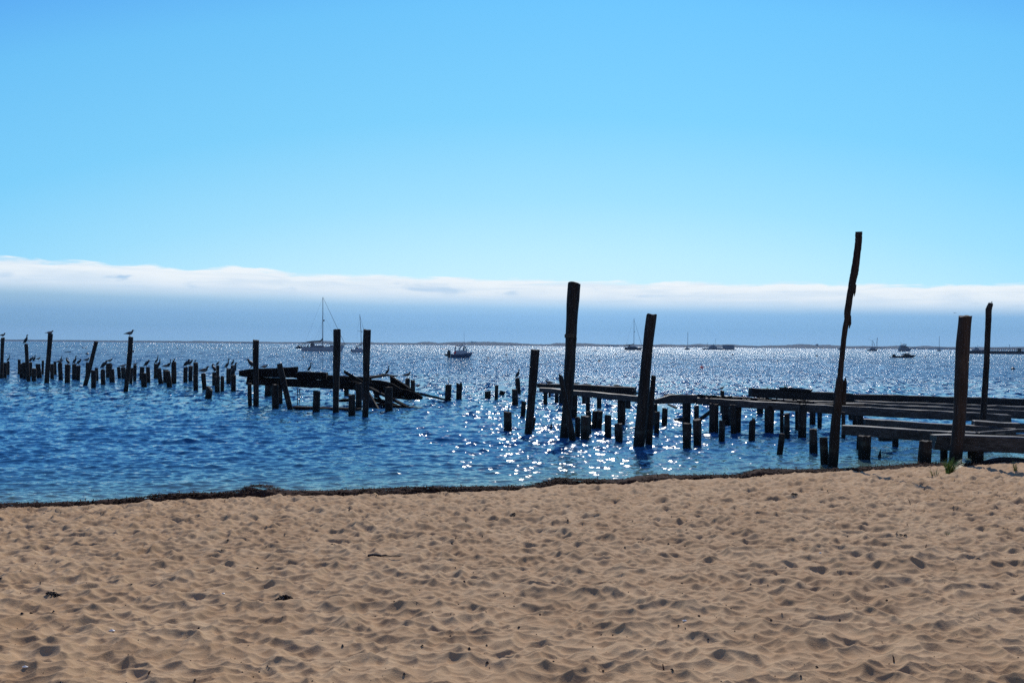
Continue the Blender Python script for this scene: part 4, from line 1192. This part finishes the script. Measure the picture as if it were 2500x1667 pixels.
# ---------------------------------------------------------------- far shore
LP = [(-1200, 3), (-300, 3), (0, 3), (200, 3), (430, 3.3), (443, 5), (458, 3.6), (600, 3), (716, 3), (745, 7.5), (775, 6.5), (800, 4), (825, 3), (866, 3), (870, 5.5), (885, 5.5), (888, 3), (930, 3.6), (1008, 4), (1018, 6.8), (1040, 6.8),
      (1060, 4.2), (1085, 6.4), (1110, 7.2), (1190, 8), (1220, 7.5), (1262, 6), (1312, 3.2), (1345, 3.5), (1365, 7), (1400, 7.2), (1450, 6.6), (1490, 4.2), (1530, 4), (1562, 5.4),
      (1600, 4), (1640, 6), (1700, 4.6), (1730, 7.2), (1760, 6), (1815, 7), (1835, 5), (1880, 4), (1930, 5.6), (1960, 6.6), (1990, 9.2), (2012, 8.6), (2030, 6), (2050, 8.2), (2080, 6.4), (2120, 5),
      (2160, 6.4), (2200, 5), (2246, 7.6), (2272, 5), (2290, 5), (2315, 7.6), (2342, 6.2), (2400, 4.6), (2440, 5.6), (2500, 6), (2560, 7), (2800, 5), (3700, 5)]
LY = 4300.0
kk = LY / F
us = np.arange(-1200, 3700, 1.5)
hp = np.interp(us, [q[0] for q in LP], [q[1] for q in LP])
hp = hp + 0.7 * val_noise(us * 0.16, us * 0 + 3, 61) + 0.5 * val_noise(us * 0.5, us * 0 + 9, 62)
hz_ = np.clip(hp, 1.5, 40) * kk + 2.0
xl = (us - 1250) * kk
prof = [(-60, 0.0), (-20, 0.10), (0, 0.22), (70, 0.62), (150, 0.92), (220, 1.0), (330, 0.7), (600, 0.3), (1500, -0.1)]
rows = []
for (dy, f_) in prof:
    bump = 1 + 0.28 * val_noise(us * 0.21 + dy, us * 0 + dy * 0.01, 63) * (f_ < .95) + 0.12 * val_noise(us * 0.8 + dy, us * 0, 64)
    rows.append(np.stack([xl, np.full_like(xl, LY + dy + 30) + 40 * val_noise(us * 0.02, us * 0 + dy, 65), np.where(f_ > 0.02, hz_ * f_ * bump, -1.0 if dy < 0 else -4.0)], -1))
co = np.concatenate(rows)
m_land, t, p = principled('scrub_and_dunes', rough=0.95)
g = t.add('ShaderNodeNewGeometry')
n_ = t.noise(t.vm('MULTIPLY', g.outputs['Position'], (0.02, 0.004, 0.05)), 1.0, 4.0, 0.65)
zz = t.add('ShaderNodeSeparateXYZ', ins={0: g.outputs['Position']}).outputs[2]
cc = t.mix(t.rng(n_, 0.42, 0.6), (0.011, 0.018, 0.018, 1), (0.022, 0.028, 0.026, 1))
t.put(p.inputs['Base Color'], t.mix(t.rng(zz, 0.8, 2.2, 0.6, 0.0), cc, (0.07, 0.07, 0.06, 1)))
p.inputs['Specular IOR Level'].default_value = 0.1
land = mesh_np('dunes', co, grid_quads(len(prof), len(us)), m_land); land['kind'] = 'structure'
def far_house(u, v, w_, h, label, tower=False):
    y = LY + 120; k = y / F
    B = at(u, v, y)
    o = tag(empty('house', B), label, 'house')
    mb = MB(); mb.box(0, w_ * k, 0, 8 * k, -4 * k, h * k); mb.build('wall', m_trim, o)
    mb = MB(); mb.box(-.4 * k, (w_ + .4) * k, -.3 * k, 8.3 * k, h * k, (h + 1.2) * k, 1.5 * k); rf = mb.build('roof', m_trim, o)
    if tower: mb = MB(); mb.box(.5 * k, 3 * k, 2 * k, 5 * k, h * k, (h + 3) * k); mb.build('lookout', m_trim, o)


far_house(1150, 836.5, 14, 1.0, 'far low building with a lookout on the opposite shore above the white motorboat bow', True)
far_house(1993, 842, 5, 1.2, 'tiny far house on the highest dune left of the crooked tall pole')

# ---------------------------------------------------------------- birds
m_corm, t, p = principled('cormorant_feathers', srgb(26, 23, 24), 0.6)
m_gull, t, p = principled('gull_feathers', rough=0.8)
g = t.add('ShaderNodeTexCoord')
zz = t.add('ShaderNodeSeparateXYZ', ins={0: g.outputs['Object']}).outputs[2]
t.put(p.inputs['Base Color'], t.mix(t.rng(t.m('ADD', zz, t.m('MULTIPLY', t.noise(g.outputs['Object'], 14.0, 2.0), 0.08)), 0.20, 0.26), srgb(120, 112, 106) + (1,), srgb(70, 62, 58) + (1,)))

SHAPES = {   # (x, z, half width, half height) from tail to bill
 'upright': [(-.24, .02, .03, .008), (-.17, .07, .045, .02), (-.10, .14, .065, .06), (-.04, .24, .082, .075), (.02, .34, .07, .065), (.055, .42, .042, .04), (.06, .49, .027, .028),
             (.055, .56, .025, .026), (.075, .615, .03, .03), (.115, .625, .024, .022), (.16, .625, .009, .009), (.20, .615, .005, .006)],
 'stretched': [(-.24, .00, .03, .008), (-.17, .06, .045, .02), (-.09, .15, .065, .06), (-.02, .24, .078, .07), (.05, .33, .06, .055), (.09, .42, .034, .034), (.10, .53, .024, .024),
             (.10, .64, .024, .024), (.115, .70, .03, .03), (.155, .71, .022, .02), (.20, .725, .008, .008), (.25, .735, .005, .005)],
 'hunched': [(-.26, .05, .03, .01), (-.19, .10, .05, .03), (-.10, .18, .075, .07), (-.01, .27, .085, .08), (.07, .34, .07, .065), (.12, .40, .045, .045), (.13, .46, .034, .034),
             (.16, .48, .034, .032), (.205, .465, .02, .018), (.26, .44, .007, .007)],
 'preening': [(-.22, .02, .03, .01), (-.15, .08, .05, .03), (-.08, .16, .075, .07), (.00, .26, .082, .075), (.07, .35, .06, .055), (.11, .43, .036, .036), (.10, .50, .028, .028),
             (.05, .52, .03, .03), (.00, .49, .028, .026), (-.035, .44, .012, .012), (-.05, .40, .006, .006)],
 'gull': [(-.32, .155, .02, .008), (-.24, .165, .035, .018), (-.15, .18, .055, .045), (-.04, .195, .08, .07), (.06, .21, .082, .078), (.125, .255, .055, .055), (.155, .31, .038, .04),
          (.175, .355, .041, .043), (.215, .362, .03, .03), (.245, .355, .012, .016), (.285, .34, .006, .007)],
 'gull_sit': [(-.34, .075, .02, .008), (-.24, .065, .035, .018), (-.15, .065, .055, .045), (-.04, .075, .085, .075), (.06, .085, .085, .08), (.13, .115, .055, .055), (.165, .155, .04, .04),
          (.19, .185, .041, .042), (.225, .185, .03, .03), (.255, .175, .012, .016), (.30, .16, .006, .007)],
}
MESH = {}


def bird_mesh(kind):
    if kind in MESH: return MESH[kind]
    sh = SHAPES[kind]; mb = MB()
    P_, W_ = [], []
    for i in range(len(sh) - 1):                       # smooth the outline
        for j in range(3):
            f_ = j / 3
            p0 = sh[max(i - 1, 0)]; p1 = sh[i]; p2 = sh[i + 1]; p3 = sh[min(i + 2, len(sh) - 1)]
            q = [0.5 * ((2 * b_) + (-a + c) * f_ + (2 * a - 5 * b_ + 4 * c - d) * f_ * f_ + (-a + 3 * b_ - 3 * c + d) * f_ ** 3) for a, b_, c, d in zip(p0, p1, p2, p3)]
            P_.append((q[0], 0, q[1])); W_.append((max(q[3], .004), max(q[2], .004)))
    P_.append((sh[-1][0], 0, sh[-1][1])); W_.append((.004, .004))
    fat = 1.22 if kind.startswith('gull') else 1.45
    W_ = [(a * fat, b * fat) for a, b in W_]
    mb.tube(P_, W_, 10)
    gull = kind.startswith('gull')
    for sgn in (-1, 1):                               # folded wings lie along the sides, tips crossing over the tail
        if gull:
            z0 = .0 if kind == 'gull' else -.115
            mb.tube([(.07, sgn * .06, .235 + z0), (-.03, sgn * .085, .225 + z0), (-.14, sgn * .06, .20 + z0), (-.26, sgn * .03, .178 + z0), (-.37, sgn * .012, .165 + z0)],
                    [(.02, .015), (.05, .018), (.04, .018), (.02, .012), (.005, .004)], 6)
        else:
            dx = -.01 if kind != 'hunched' else 0
            mb.tube([(.03 + dx, sgn * .06, .35 if kind != 'hunched' else .30), (-.03 + dx, sgn * .082, .25 if kind != 'hunched' else .23), (-.11 + dx, sgn * .06, .14), (-.17 + dx, sgn * .025, .07)],
                    [(.02, .015), (.055, .018), (.04, .016), (.006, .006)], 6)
        if kind == 'gull':
            mb.tube([(.0, sgn * .03, .14), (.005, sgn * .035, .07), (.0, sgn * .035, 0.0)], [.012, .008, .008], 5)
            mb.tube([(-.01, sgn * .035, .006), (.05, sgn * .04, .004)], [.012, .016], 5)
        elif kind != 'gull_sit':
            mb.tube([(-.07, sgn * .035, .13), (-.04, sgn * .04, .05), (-.045, sgn * .04, 0.0)], [.02, .012, .01], 5)
            mb.tube([(-.06, sgn * .04, .008), (.03, sgn * .05, .005)], [.014, .022], 5)
    o = mb.build('seed', m_gull if gull else m_corm, smooth=True)
    me = o.data; me.name = 'bird'; bpy.data.objects.remove(o)
    MESH[kind] = me
    return me


def bird(key, u, v, kind, face, label, sc=1.0, y=None, turn=0.0):
    name = 'gull' if kind.startswith('gull') else 'cormorant'
    o = bpy.data.objects.new(name, bird_mesh(kind)); COL.objects.link(o)
    if y is None: y = POSTS[key][1].y
    o.location = at(u, v, y)
    sc *= 1.12
    o.scale = (sc, sc, sc)
    o.rotation_euler = (0, 0, (0 if face > 0 else math.pi) + turn)
    tag(o, label, name, 'gulls resting on the pilings' if name == 'gull' else 'cormorants perched on the pilings')


BIRDS = [
 ('a1', 6.5, 823.5, 'gull', 1, 'gull standing on the leftmost tall piling', .75),
 ('a3', 20.5, 881.5, 'stretched', 1, 'slim cormorant on the thin short piling near the left edge', .62),
 ('b4', 63.5, 839, 'upright', 1, 'cormorant on the thin tall piling leaning left, bill pointing right', .86),
 ('b9', 121.5, 814.5, 'gull_sit', 1, 'gull sitting low on the tallest piling of the left cluster', .82),
 ('b5', 76, 884, 'hunched', 1, 'hunched cormorant right of the thin tall leaning piling', .78),
 ('b7', 84, 882, 'upright', 1, 'upright cormorant in the packed left row beside a hunched one', .66),
 ('b7', 93.5, 880, 'gull', 1, 'small gull right of the two cormorants in the packed left row', .6),
 ('c1', 145.5, 885, 'gull_sit', 1, 'pale gull resting on the first stub right of the packed row', .9),
 ('c1', 149.5, 880.5, 'upright', 1, 'small cormorant directly behind the pale resting gull', .45),
 ('c2', 165, 889, 'preening', -1, 'cormorant with raised wings and tucked head on the thick ledged stub', .7),
 ('c3', 183, 888, 'upright', 1, 'cormorant on the left twin piling before the steeply leaning piling', .8),
 ('c4', 193, 890, 'hunched', 1, 'cormorant crouching on the right twin piling', .7),
 ('c6', 212, 883.5, 'gull', 1, 'gull standing just left of the steeply leaning piling', .85),
 ('d1', 254, 899.5, 'hunched', 1, 'cormorant leaning up to the right from the slanted piling', .9),
 ('d2', 268, 885.5, 'gull', 1, 'gull standing above the rope-wrapped piling', .78),
 ('d5', 300, 895.5, 'gull_sit', 1, 'bird resting on the low stub left of the tall gull piling', .9),
 ('d6', 316.5, 821.5, 'gull', 1, 'large gull standing on the tall right-leaning piling with the bolt', .84),
 ('d8', 330, 890.5, 'gull_sit', 1, 'small gull lying on the stub right of the tall gull piling', .6),
 ('e2', 358.5, 895, 'hunched', 1, 'cormorant facing right on the wide pair of pilings', .82),
 ('e4', 382.5, 886.5, 'stretched', 1, 'tall cormorant with crooked neck on the close trio', .72),
 ('e5', 388, 897.5, 'upright', 1, 'smaller cormorant in front of the tall one on the close trio', .8),
 ('e6', 405, 899, 'gull', 1, 'gull lying beside the long-necked cormorant', .8),
 ('e6', 413.5, 896, 'stretched', 1, 'cormorant holding its long neck straight up left of the round-headed piling', .66),
 ('e8', 424, 885, 'preening', 1, 'cormorant tucked into itself on the round-headed piling', .45),
 ('f1', 456, 896, 'hunched', 1, 'first of two cormorants bending right, on the lower stub', .95),
 ('f2', 465, 892, 'hunched', 1, 'second of two cormorants bending right, above the first', .72),
 ('f3', 477, 884, 'hunched', 1, 'low cormorant on the taller far piling behind the straight stub', .35),
 ('f5', 498, 913, 'gull', 1, 'brown gull standing on the left-leaning stub', 1.05),
 ('f7', 522, 907.5, 'preening', -1, 'dark cormorant crouched on its stub behind the nearest stubs', .85),
 ('f8', 531.5, 892, 'hunched', 1, 'cormorant turned right on the thin far piling', .5),
 ('g1', 554.5, 898.5, 'stretched', 1, 'slim upright cormorant on the flat-topped stub, bill raised', .8),
 ('g2', 568, 891, 'preening', 1, 'cormorant curling its neck to preen on the far piling', .64),
 ('g3', 572, 915.5, 'upright', 1, 'cormorant turned right on the last stub before the collapsed dock', 1.0),
 ('c_6', 1264.5, 922.5, 'upright', 1, 'lone cormorant on the slim piling in open water', .72),
 ('m12', 993.5, 922.5, 'gull', 1, 'gull on the stub right of the fallen planks', .78),
 ('g_10', 1761.5, 953, 'gull', 1, 'small gull on the post behind the long pier beam', .42),
]
for r_ in BIRDS: bird(*r_)
bird(None, 612, 897.5, 'hunched', -1, 'cormorant on the dock end directly left of the pale-capped tall piling', .7, y=46.6)
bird(None, 645, 897.5, 'gull_sit', 1, 'low grey gull on the dock between pale-capped piling and leaning piling', .55, y=46.6)
bird(None, 755.5, 906, 'stretched', 1, 'single cormorant standing upright on the middle beam of the collapsed dock', .48, y=46.8)
bird(None, 946, 914, 'stretched', 1, 'cormorant with spread tail on the high plank end right of the tall pilings', .50, y=47)
bird(None, 1020, 944, 'gull_sit', 1, 'pale gull floating just right of the two uneven stubs by the fallen planks', .5, y=55)
bird(None, 1341, 936.5, 'gull_sit', -1, 'dark gull resting on the left end of the short beam row', .55, y=38.7)
# gull in flight
mb = MB()
mb.tube([(-.2, 0, 0), (-.1, 0, .0), (.05, 0, .01), (.16, 0, .02), (.24, 0, .01)], [(.01, .02), (.05, .05), (.06, .06), (.04, .04), (.008, .008)], 8)
for s_ in (-1, 1):
    mb.tube([(.05, s_ * .04, .02), (.08, s_ * .3, .14), (-.02, s_ * .62, .10)], [(.07, .012), (.055, .01), (.01, .005)], 6)
o = mb.build('gull', m_gull, None, at(2331, 764, 380), True); o.rotation_euler = (0.15, 0, 1.1)
tag(o, 'tiny gull flying in the haze left of the grass-footed tall piling', 'gull')

# ---------------------------------------------------------------- things on the beach
def ground(u, v):                            # where a photo pixel meets the sand
    z = 0.5
    for _ in range(12):
        q = on(u, v, z); z = float(sand_h(np.array([q.x]), np.array([q.y]))[0])
    return Vector((q.x, q.y, z))


def flat_mat(name, c, var=0.5, rough=0.8):
    mt, t, p = principled(name, rough=rough)
    g = t.add('ShaderNodeNewGeometry')
    n_ = t.noise(g.outputs['Position'], 23.0, 3.0, 0.6)
    t.put(p.inputs['Base Color'], t.mix(t.rng(n_, 0.35, 0.7), c + (1,), tuple(q * (1 - var) for q in c) + (1,)))
    return mt


m_weed = flat_mat('dried_eelgrass', srgb(70, 50, 41), 0.6, 0.9)
m_weed.node_tree.nodes['Principled BSDF'].inputs['Specular IOR Level'].default_value = 0.06
m_bit = flat_mat('dark_litter', srgb(40, 30, 26), 0.5)
m_twig = flat_mat('twig', srgb(70, 50, 38), 0.4)
m_shell = flat_mat('shell', srgb(226, 220, 208), 0.1, 0.5)

# band of washed-up eelgrass along the waterline: heap + thousands of strands
WB = [(-700, 9, .10), (0, 8, .10), (220, 7, .09), (300, 8, .11), (400, 11, .14), (440, 12, .15), (480, 13, .14), (560, 10, .11), (600, 14, .16), (615, 18, .24), (640, 20, .27), (668, 18, .24), (690, 11, .14), (780, 9, .10), (860, 9, .12), (940, 10, .13),
      (1000, 10, .14), (1100, 9, .12), (1200, 9, .11), (1230, 6, .09), (1290, 6, .08), (1330, 9, .12), (1350, 12, .17), (1450, 10, .13), (1520, 8, .11), (1600, 10, .17), (1640, 9, .13), (1740, 8, .11), (1800, 8, .11), (1840, 10, .18), (1880, 9, .15),
      (1950, 6, .09), (2050, 5, .09), (2110, 6, .11), (2160, 4, .07), (2240, 5, .10), (2300, 4, .05), (2340, 2.5, .03), (2400, 4, .05), (2450, 5, .06), (2500, 5, .06), (3200, 5, .07)]
bu, bw_, bh_ = (np.array([q[i] for q in WB], float) for i in range(3))
xs_u = np.array([on(u, 1200).x for u in bu])
PU = np.array([q[0] for q in SHORE_PX], float)
px_x = _sp[:, 0]
def wrack_h(x): return np.interp(np.interp(x, px_x, PU), bu, bh_)


gx = np.arange(-17.5, 19.0, 0.03); gd = np.linspace(-0.30, 1.05, 26)
XX, DD = np.meshgrid(gx, gd)
hh = 1.0 * wrack_h(XX) * (1 + 0.7 * val_noise(XX * 1.6, DD * 2, 81) + 0.5 * val_noise(XX * 5, DD * 5, 82))
cen = 0.30 + 0.25 * val_noise(XX * 0.9, XX * 0, 83)
wid = 0.42 + 1.1 * (wrack_h(XX) - 0.1)
wid = wid * (0.9 + 1.5 * val_noise(XX * 1.3, XX * 0 + 4, 84))
prof_ = np.clip(1 - ((DD - cen) / np.maximum(wid, .1)) ** 2, -1.0, 1)
YY = shore_y(XX) - DD
zs_ = np.maximum(sand_h(XX, YY), -0.03)
ZZ = np.where(prof_ > 0, zs_ + hh * np.sqrt(np.clip(prof_, 0, 1)) * 0.75 + 0.030 * val_noise(XX * 13, YY * 13, 85), zs_ - 0.06)
co = np.stack([XX, YY, ZZ], -1).reshape(-1, 3)
q1 = grid_quads(len(gd), len(gx))
NS = 26000
sx_ = nr.uniform(-17, 18.5, NS)
sdv = nr.normal(0, 1, NS)
cen_s = 0.30 + 0.25 * val_noise(sx_ * 0.9, sx_ * 0, 83)
wd_s = (0.42 + 1.1 * (wrack_h(sx_) - 0.1)) * (0.9 + 1.5 * val_noise(sx_ * 1.3, sx_ * 0 + 4, 84))
loose = nr.random(NS) < 0.17
dd_s = cen_s + wd_s * np.clip(sdv * 0.5, -1.0, 1.3) + np.where(loose, nr.exponential(0.5, NS) * np.clip((6 - np.abs(sx_ + 6)) / 6 + .35, .2, 1), 0)
sy_ = shore_y(sx_) - dd_s
pr = np.clip(1 - ((dd_s - cen_s) / np.maximum(wd_s, .1)) ** 2, 0, 1)
sz_ = np.maximum(sand_h(sx_, sy_), -.02) + wrack_h(sx_) * np.sqrt(pr) * 0.76 + 0.008
ang = nr.uniform(0, 6.283, NS); ln = nr.uniform(0.05, 0.17, NS) * np.where(loose, .7, 1); wdh = nr.uniform(0.0035, 0.008, NS)
lift = nr.exponential(0.008, NS) * (pr > 0.05); curl = nr.uniform(-1.3, 1.3, NS)
vs = []
for j, f_ in enumerate((0.0, 0.5, 1.0)):
    a2 = ang + curl * f_
    cx = sx_ + np.cos(a2) * ln * f_; cy = sy_ + np.sin(a2) * ln * f_; cz = sz_ + lift * (4 * f_ * (1 - f_) * 1.0 + 0.6 * f_)
    for sg in (-1, 1):
        vs.append(np.stack([cx - np.sin(a2) * wdh * sg, cy + np.cos(a2) * wdh * sg, cz + 0.002 * sg], -1))
V = np.stack(vs, 1).reshape(-1, 3)
b0 = len(co) + np.arange(NS)[:, None] * 6
q2 = np.concatenate([b0 + np.array([[0, 1, 3, 2]]), b0 + np.array([[2, 3, 5, 4]])])
weed = mesh_np('eelgrass', np.concatenate([co, V]), np.concatenate([q1, q2]), m_weed, smooth=False)
tag(weed, 'dark brown band of dried eelgrass heaped along the waterline', kind='stuff')


# beach grass
m_green, t, p = principled('green_blades', rough=0.55)
g = t.add('ShaderNodeNewGeometry')
nn = t.noise(g.outputs['Position'], 18.0, 2.0)
t.put(p.inputs['Base Color'], t.mix(t.rng(nn, .4, .65), (0.05, 0.13, 0.02, 1), (0.14, 0.24, 0.04, 1)))
m_straw, t, p = principled('straw_blades', rough=0.6)
t.put(p.inputs['Base Color'], (0.34, 0.25, 0.09, 1))


def tuft(base, n, h, spread, lean, seed, label, straw=0.2, thin=1.0):
    g = random.Random(seed)
    o = tag(empty('beach_grass', base), label, 'grass tuft', 'grass tufts growing at the pier')
    for nm, mat, cnt in (('green_blades', m_green, int(n * (1 - straw))), ('dry_blades', m_straw, max(2, int(n * straw)))):
        mb = MB()
        for _ in range(cnt):
            a = g.uniform(0, 6.283); r0 = spread * 0.28 * math.sqrt(g.random())
            bx, by = r0 * math.cos(a), r0 * math.sin(a)
            hl = h * g.uniform(0.45, 1.05) * (0.7 if nm == 'dry_blades' else 1)
            out = spread * g.uniform(0.1, 1.0)
            a += g.uniform(-.6, .6); w_ = 0.0065 * thin * g.uniform(.7, 1.3)
            px_, vs_, fs_ = [], [], []
            for j in range(5):
                f_ = j / 4
                x = bx + math.cos(a) * out * f_ ** 1.8 + lean * f_ ** 1.6; yv = by + math.sin(a) * out * f_ ** 1.8
                z = hl * (f_ - 0.22 * f_ ** 3 * (out / spread)) - 0.02
                ww = w_ * (1 - f_ * 0.9)
                sxn, syn = -math.sin(a + .5), math.cos(a + .5)
                vs_ += [(x - sxn * ww, yv - syn * ww, z), (x + sxn * ww, yv + syn * ww, z)]
            for j in range(4): fs_.append((2 * j, 2 * j + 1, 2 * j + 3, 2 * j + 2))
            mb.add(vs_, fs_)
        c = mb.build(nm, mat, o); c['kind'] = 'stuff'


tuft(ground(2318, 1159), 190, .40, .24, .06, 1, 'large green tuft of beach grass at the foot of the tall thick piling', .12, 1.2)
tuft(ground(2282, 1160), 26, .26, .22, -.03, 2, 'sparse small grass tuft just left of the large green tuft', .35)
tuft(ground(2479, 1154), 34, .30, .12, -.02, 3, 'yellowing grass tuft on the sand by the right edge, before the log', .6, 1.2)
tuft(at(1873, 947, 38.1), 16, .16, .12, 0, 4, 'few reddish green blades growing on the far pier beam', .5)
tuft(at(1917, 946, 38.2), 30, .20, .13, 0, 5, 'green weeds growing at the left end of the plank on the far pier beam', .1)
tuft(ground(2313, 1299), 10, .09, .06, 0, 6, 'tiny grass sprout alone on the sand in the right half', .3, .7)

# driftwood stick
A_, B_ = ground(898, 1362), ground(980, 1364)
zt = max(float(sand_h(np.array([q.x]), np.array([q.y]))[0]) for q in (A_.lerp(B_, i / 12) for i in range(13)))   # lies across the crests
A_.z = B_.z = zt + .016
mb = MB(); g = random.Random(2); pts, rs = [], []
for i, r_ in enumerate([.012, .022, .021, .022, .023, .019, .010, .009, .010, .006, .005, .005, .006, .005, .006, .003]):
    f_ = i / 15; q = A_.lerp(B_, f_) - A_; q.z += g.uniform(-.004, .004); q.y += g.uniform(-.004, .004)
    pts.append(q); rs.append(r_)
mb.tube(pts, rs, 8)
tag(mb.build('driftwood_stick', m_bit, None, A_, True), 'long blackened stick, thick at its left end, lying on the open sand', 'stick')


def clump(u, v, r_, n, label, seed, flat=.5):
    g = random.Random(seed); B = ground(u, v); mb = MB()
    for _ in range(n):
        a = g.uniform(0, 6.283); d = r_ * math.sqrt(g.random()); l_ = g.uniform(.02, .05); b_ = g.uniform(0, 6.283)
        x, y_, z = d * math.cos(a), d * math.sin(a) * .7, g.uniform(0, flat * r_) * (1 - d / r_) + .004
        gz = float(sand_h(np.array([B.x + x]), np.array([B.y + y_]))[0]) - B.z
        z += gz
        mb.tube([(x, y_, z), (x + l_ * .5 * math.cos(b_), y_ + l_ * .5 * math.sin(b_), z + g.uniform(0, .015)), (x + l_ * math.cos(b_ + .6), y_ + l_ * math.sin(b_ + .6), z)], [.004, .005, .002], 5)
    tag(mb.build('seaweed_clump', m_bit, None, B), label, 'seaweed')


clump(693, 1462, 0.055, 60, 'small dark clump of seaweed on the sand below the driftwood stick, left of centre', 1)
clump(132, 1457, 0.050, 50, 'small dark clump of seaweed on the sand near the left side', 2)
clump(2164, 1303, 0.055, 40, 'dark clump of seaweed with scattered bits on the sand right of centre', 3, .7)
clump(2200, 1308, 0.055, 12, 'thin scatter of seaweed strands just right of the darkest clump', 8, .2)
clump(812, 1334, 0.050, 26, 'loose dark seaweed just above and left of the driftwood stick', 4)
clump(1937, 1207, 0.050, 22, 'dark speck of seaweed on the upper sand below the crooked pole', 5, .9)
clump(1254, 1258, 0.033, 20, 'little dark seaweed knot on the upper sand at the centre', 6, .8)
clump(520, 1360, 0.033, 16, 'dark seaweed scrap on the sand left of the driftwood stick', 7)

for i, (u, v, w_, lab) in enumerate([(273, 1541, .022, 'white shell fragment on the sand in the lower left'), (568, 1290, .02, 'thin white shell sliver on the upper left sand'),
                                 (61, 1640, .018, 'pale shell chip at the bottom left corner'), (545, 1452, .016, 'small pale shell chip left of the seaweed clump'),
                                 (2003, 1350, .014, 'tiny pale shell chip right of centre on the sand'), (1672, 1516, .016, 'white shell chip low on the right half of the sand')]):
    B = ground(u, v) + Vector((0, 0, .006)); mb = MB()
    n = 9; vs_ = [(0, 0, w_ * .45)]; g = random.Random(i)
    for k in range(n): vs_.append((w_ * g.uniform(.8, 1.2) * math.cos(6.283 * k / n), w_ * .7 * g.uniform(.8, 1.1) * math.sin(6.283 * k / n), 0))
    for k in range(n): vs_.append((w_ * .9 * math.cos(6.283 * k / n), w_ * .6 * math.sin(6.283 * k / n), -.006))
    mb.add(vs_, [(0, 1 + k, 1 + (k + 1) % n) for k in range(n)] + [(1 + k, 1 + n + k, 1 + n + (k + 1) % n, 1 + (k + 1) % n) for k in range(n)] + [tuple(1 + n + k for k in range(n))])
    tag(mb.build('shell', m_shell, None, B), lab, 'shell')

for i, (u, v, hpx, lx, lab) in enumerate([(1621, 1636, 22, -3, 'dark twig standing upright at the bottom, centre right'), (2183, 1608, 16, -3, 'short twig standing in the sand at the bottom right'),
        (2223, 1232, 14, -6, 'thin leaning twig on the upper right sand'), (2125, 1255, 12, -7, 'short dark twig leaning left on the right half of the sand'), (1112, 1317, 9, 2, 'short upright twig near the middle of the sand'),
        (2260, 1337, 9, 2, 'little twig right of the tiny grass sprout'), (2380, 1366, 6, 14, 'flat dark twig lying on the sand toward the right edge'), (2255, 1195, 12, 8, 'thin twig lying below the large grass tuft'),
        (1810, 1336, 12, -24, 'long thin reed lying on the sand right of centre'), (75, 1618, 4, 12, 'dark curved twig at the lower left corner'), (362, 1648, 8, 5, 'dark twig at the bottom edge left')]):
    B = ground(u, v); k = B.y / F; mb = MB()
    mb.tube([(0, 0, -.01), (lx * k * .4, 0, hpx * k * .55), (lx * k, 0.005, hpx * k)], [.006, .005, .0025], 6)
    tag(mb.build('twig', m_twig, None, B), lab, 'twig', 'twigs on the sand')

# crumbs of dry weed over the whole beach: nobody could count them
g = np.random.default_rng(77); N = 1900
yy_ = 1 / g.uniform(1 / 24.0, 1 / 4.4, N); xx_ = g.uniform(-.62, .62, N) * yy_
ok = yy_ < shore_y(xx_) - .3; xx_, yy_ = xx_[ok], yy_[ok]; N = len(xx_)
zz_ = sand_h(xx_, yy_) + .002
sz = np.minimum(g.exponential(.0032, N) + .0018, .016) * (.6 + yy_ / 14); an = g.uniform(0, 3.14, N); el_ = g.uniform(.3, .8, N)
vs = []
for (a, b, c) in ((-1, 0, 0), (0, -1, 0), (1, 0, 0), (0, 1, 0), (0, 0, 1)):
    lx_, ly_ = a * sz, b * sz * el_
    vs.append(np.stack([xx_ + lx_ * np.cos(an) - ly_ * np.sin(an), yy_ + lx_ * np.sin(an) + ly_ * np.cos(an), zz_ + c * sz * .8], -1))
V = np.stack(vs, 1).reshape(-1, 3); b0 = np.arange(N)[:, None] * 5
q = np.concatenate([b0 + np.array([[i, (i + 1) % 4, 4, 4]]) for i in range(4)])
me = bpy.data.meshes.new('weed_crumbs'); me.from_pydata(V.tolist(), [], [tuple(r[:3]) for r in q.tolist()]); me.materials.append(m_bit)
o = bpy.data.objects.new('weed_crumbs', me); COL.objects.link(o); o['kind'] = 'stuff'; o['label'] = 'dark crumbs of dried weed scattered over the sand'

# ---------------------------------------------------------------- sea air between here and the far shore
mb = MB(); mb.box(-9000, 9000, -300, 6600, -5.0, 75.0)
m_haze = bpy.data.materials.new('haze'); m_haze.use_nodes = True
t = NT(m_haze.node_tree); t.n.clear()
pv = t.add('ShaderNodeVolumePrincipled', ins={'Color': (0.42, 0.66, 1.0, 1), 'Density': 5.5e-5, 'Anisotropy': 0.2})
t.add('ShaderNodeOutputMaterial', ins={1: pv.outputs[0]})
hz_o = mb.build('haze', m_haze); hz_o['kind'] = 'stuff'; hz_o['label'] = 'thin blue sea haze over the harbour'
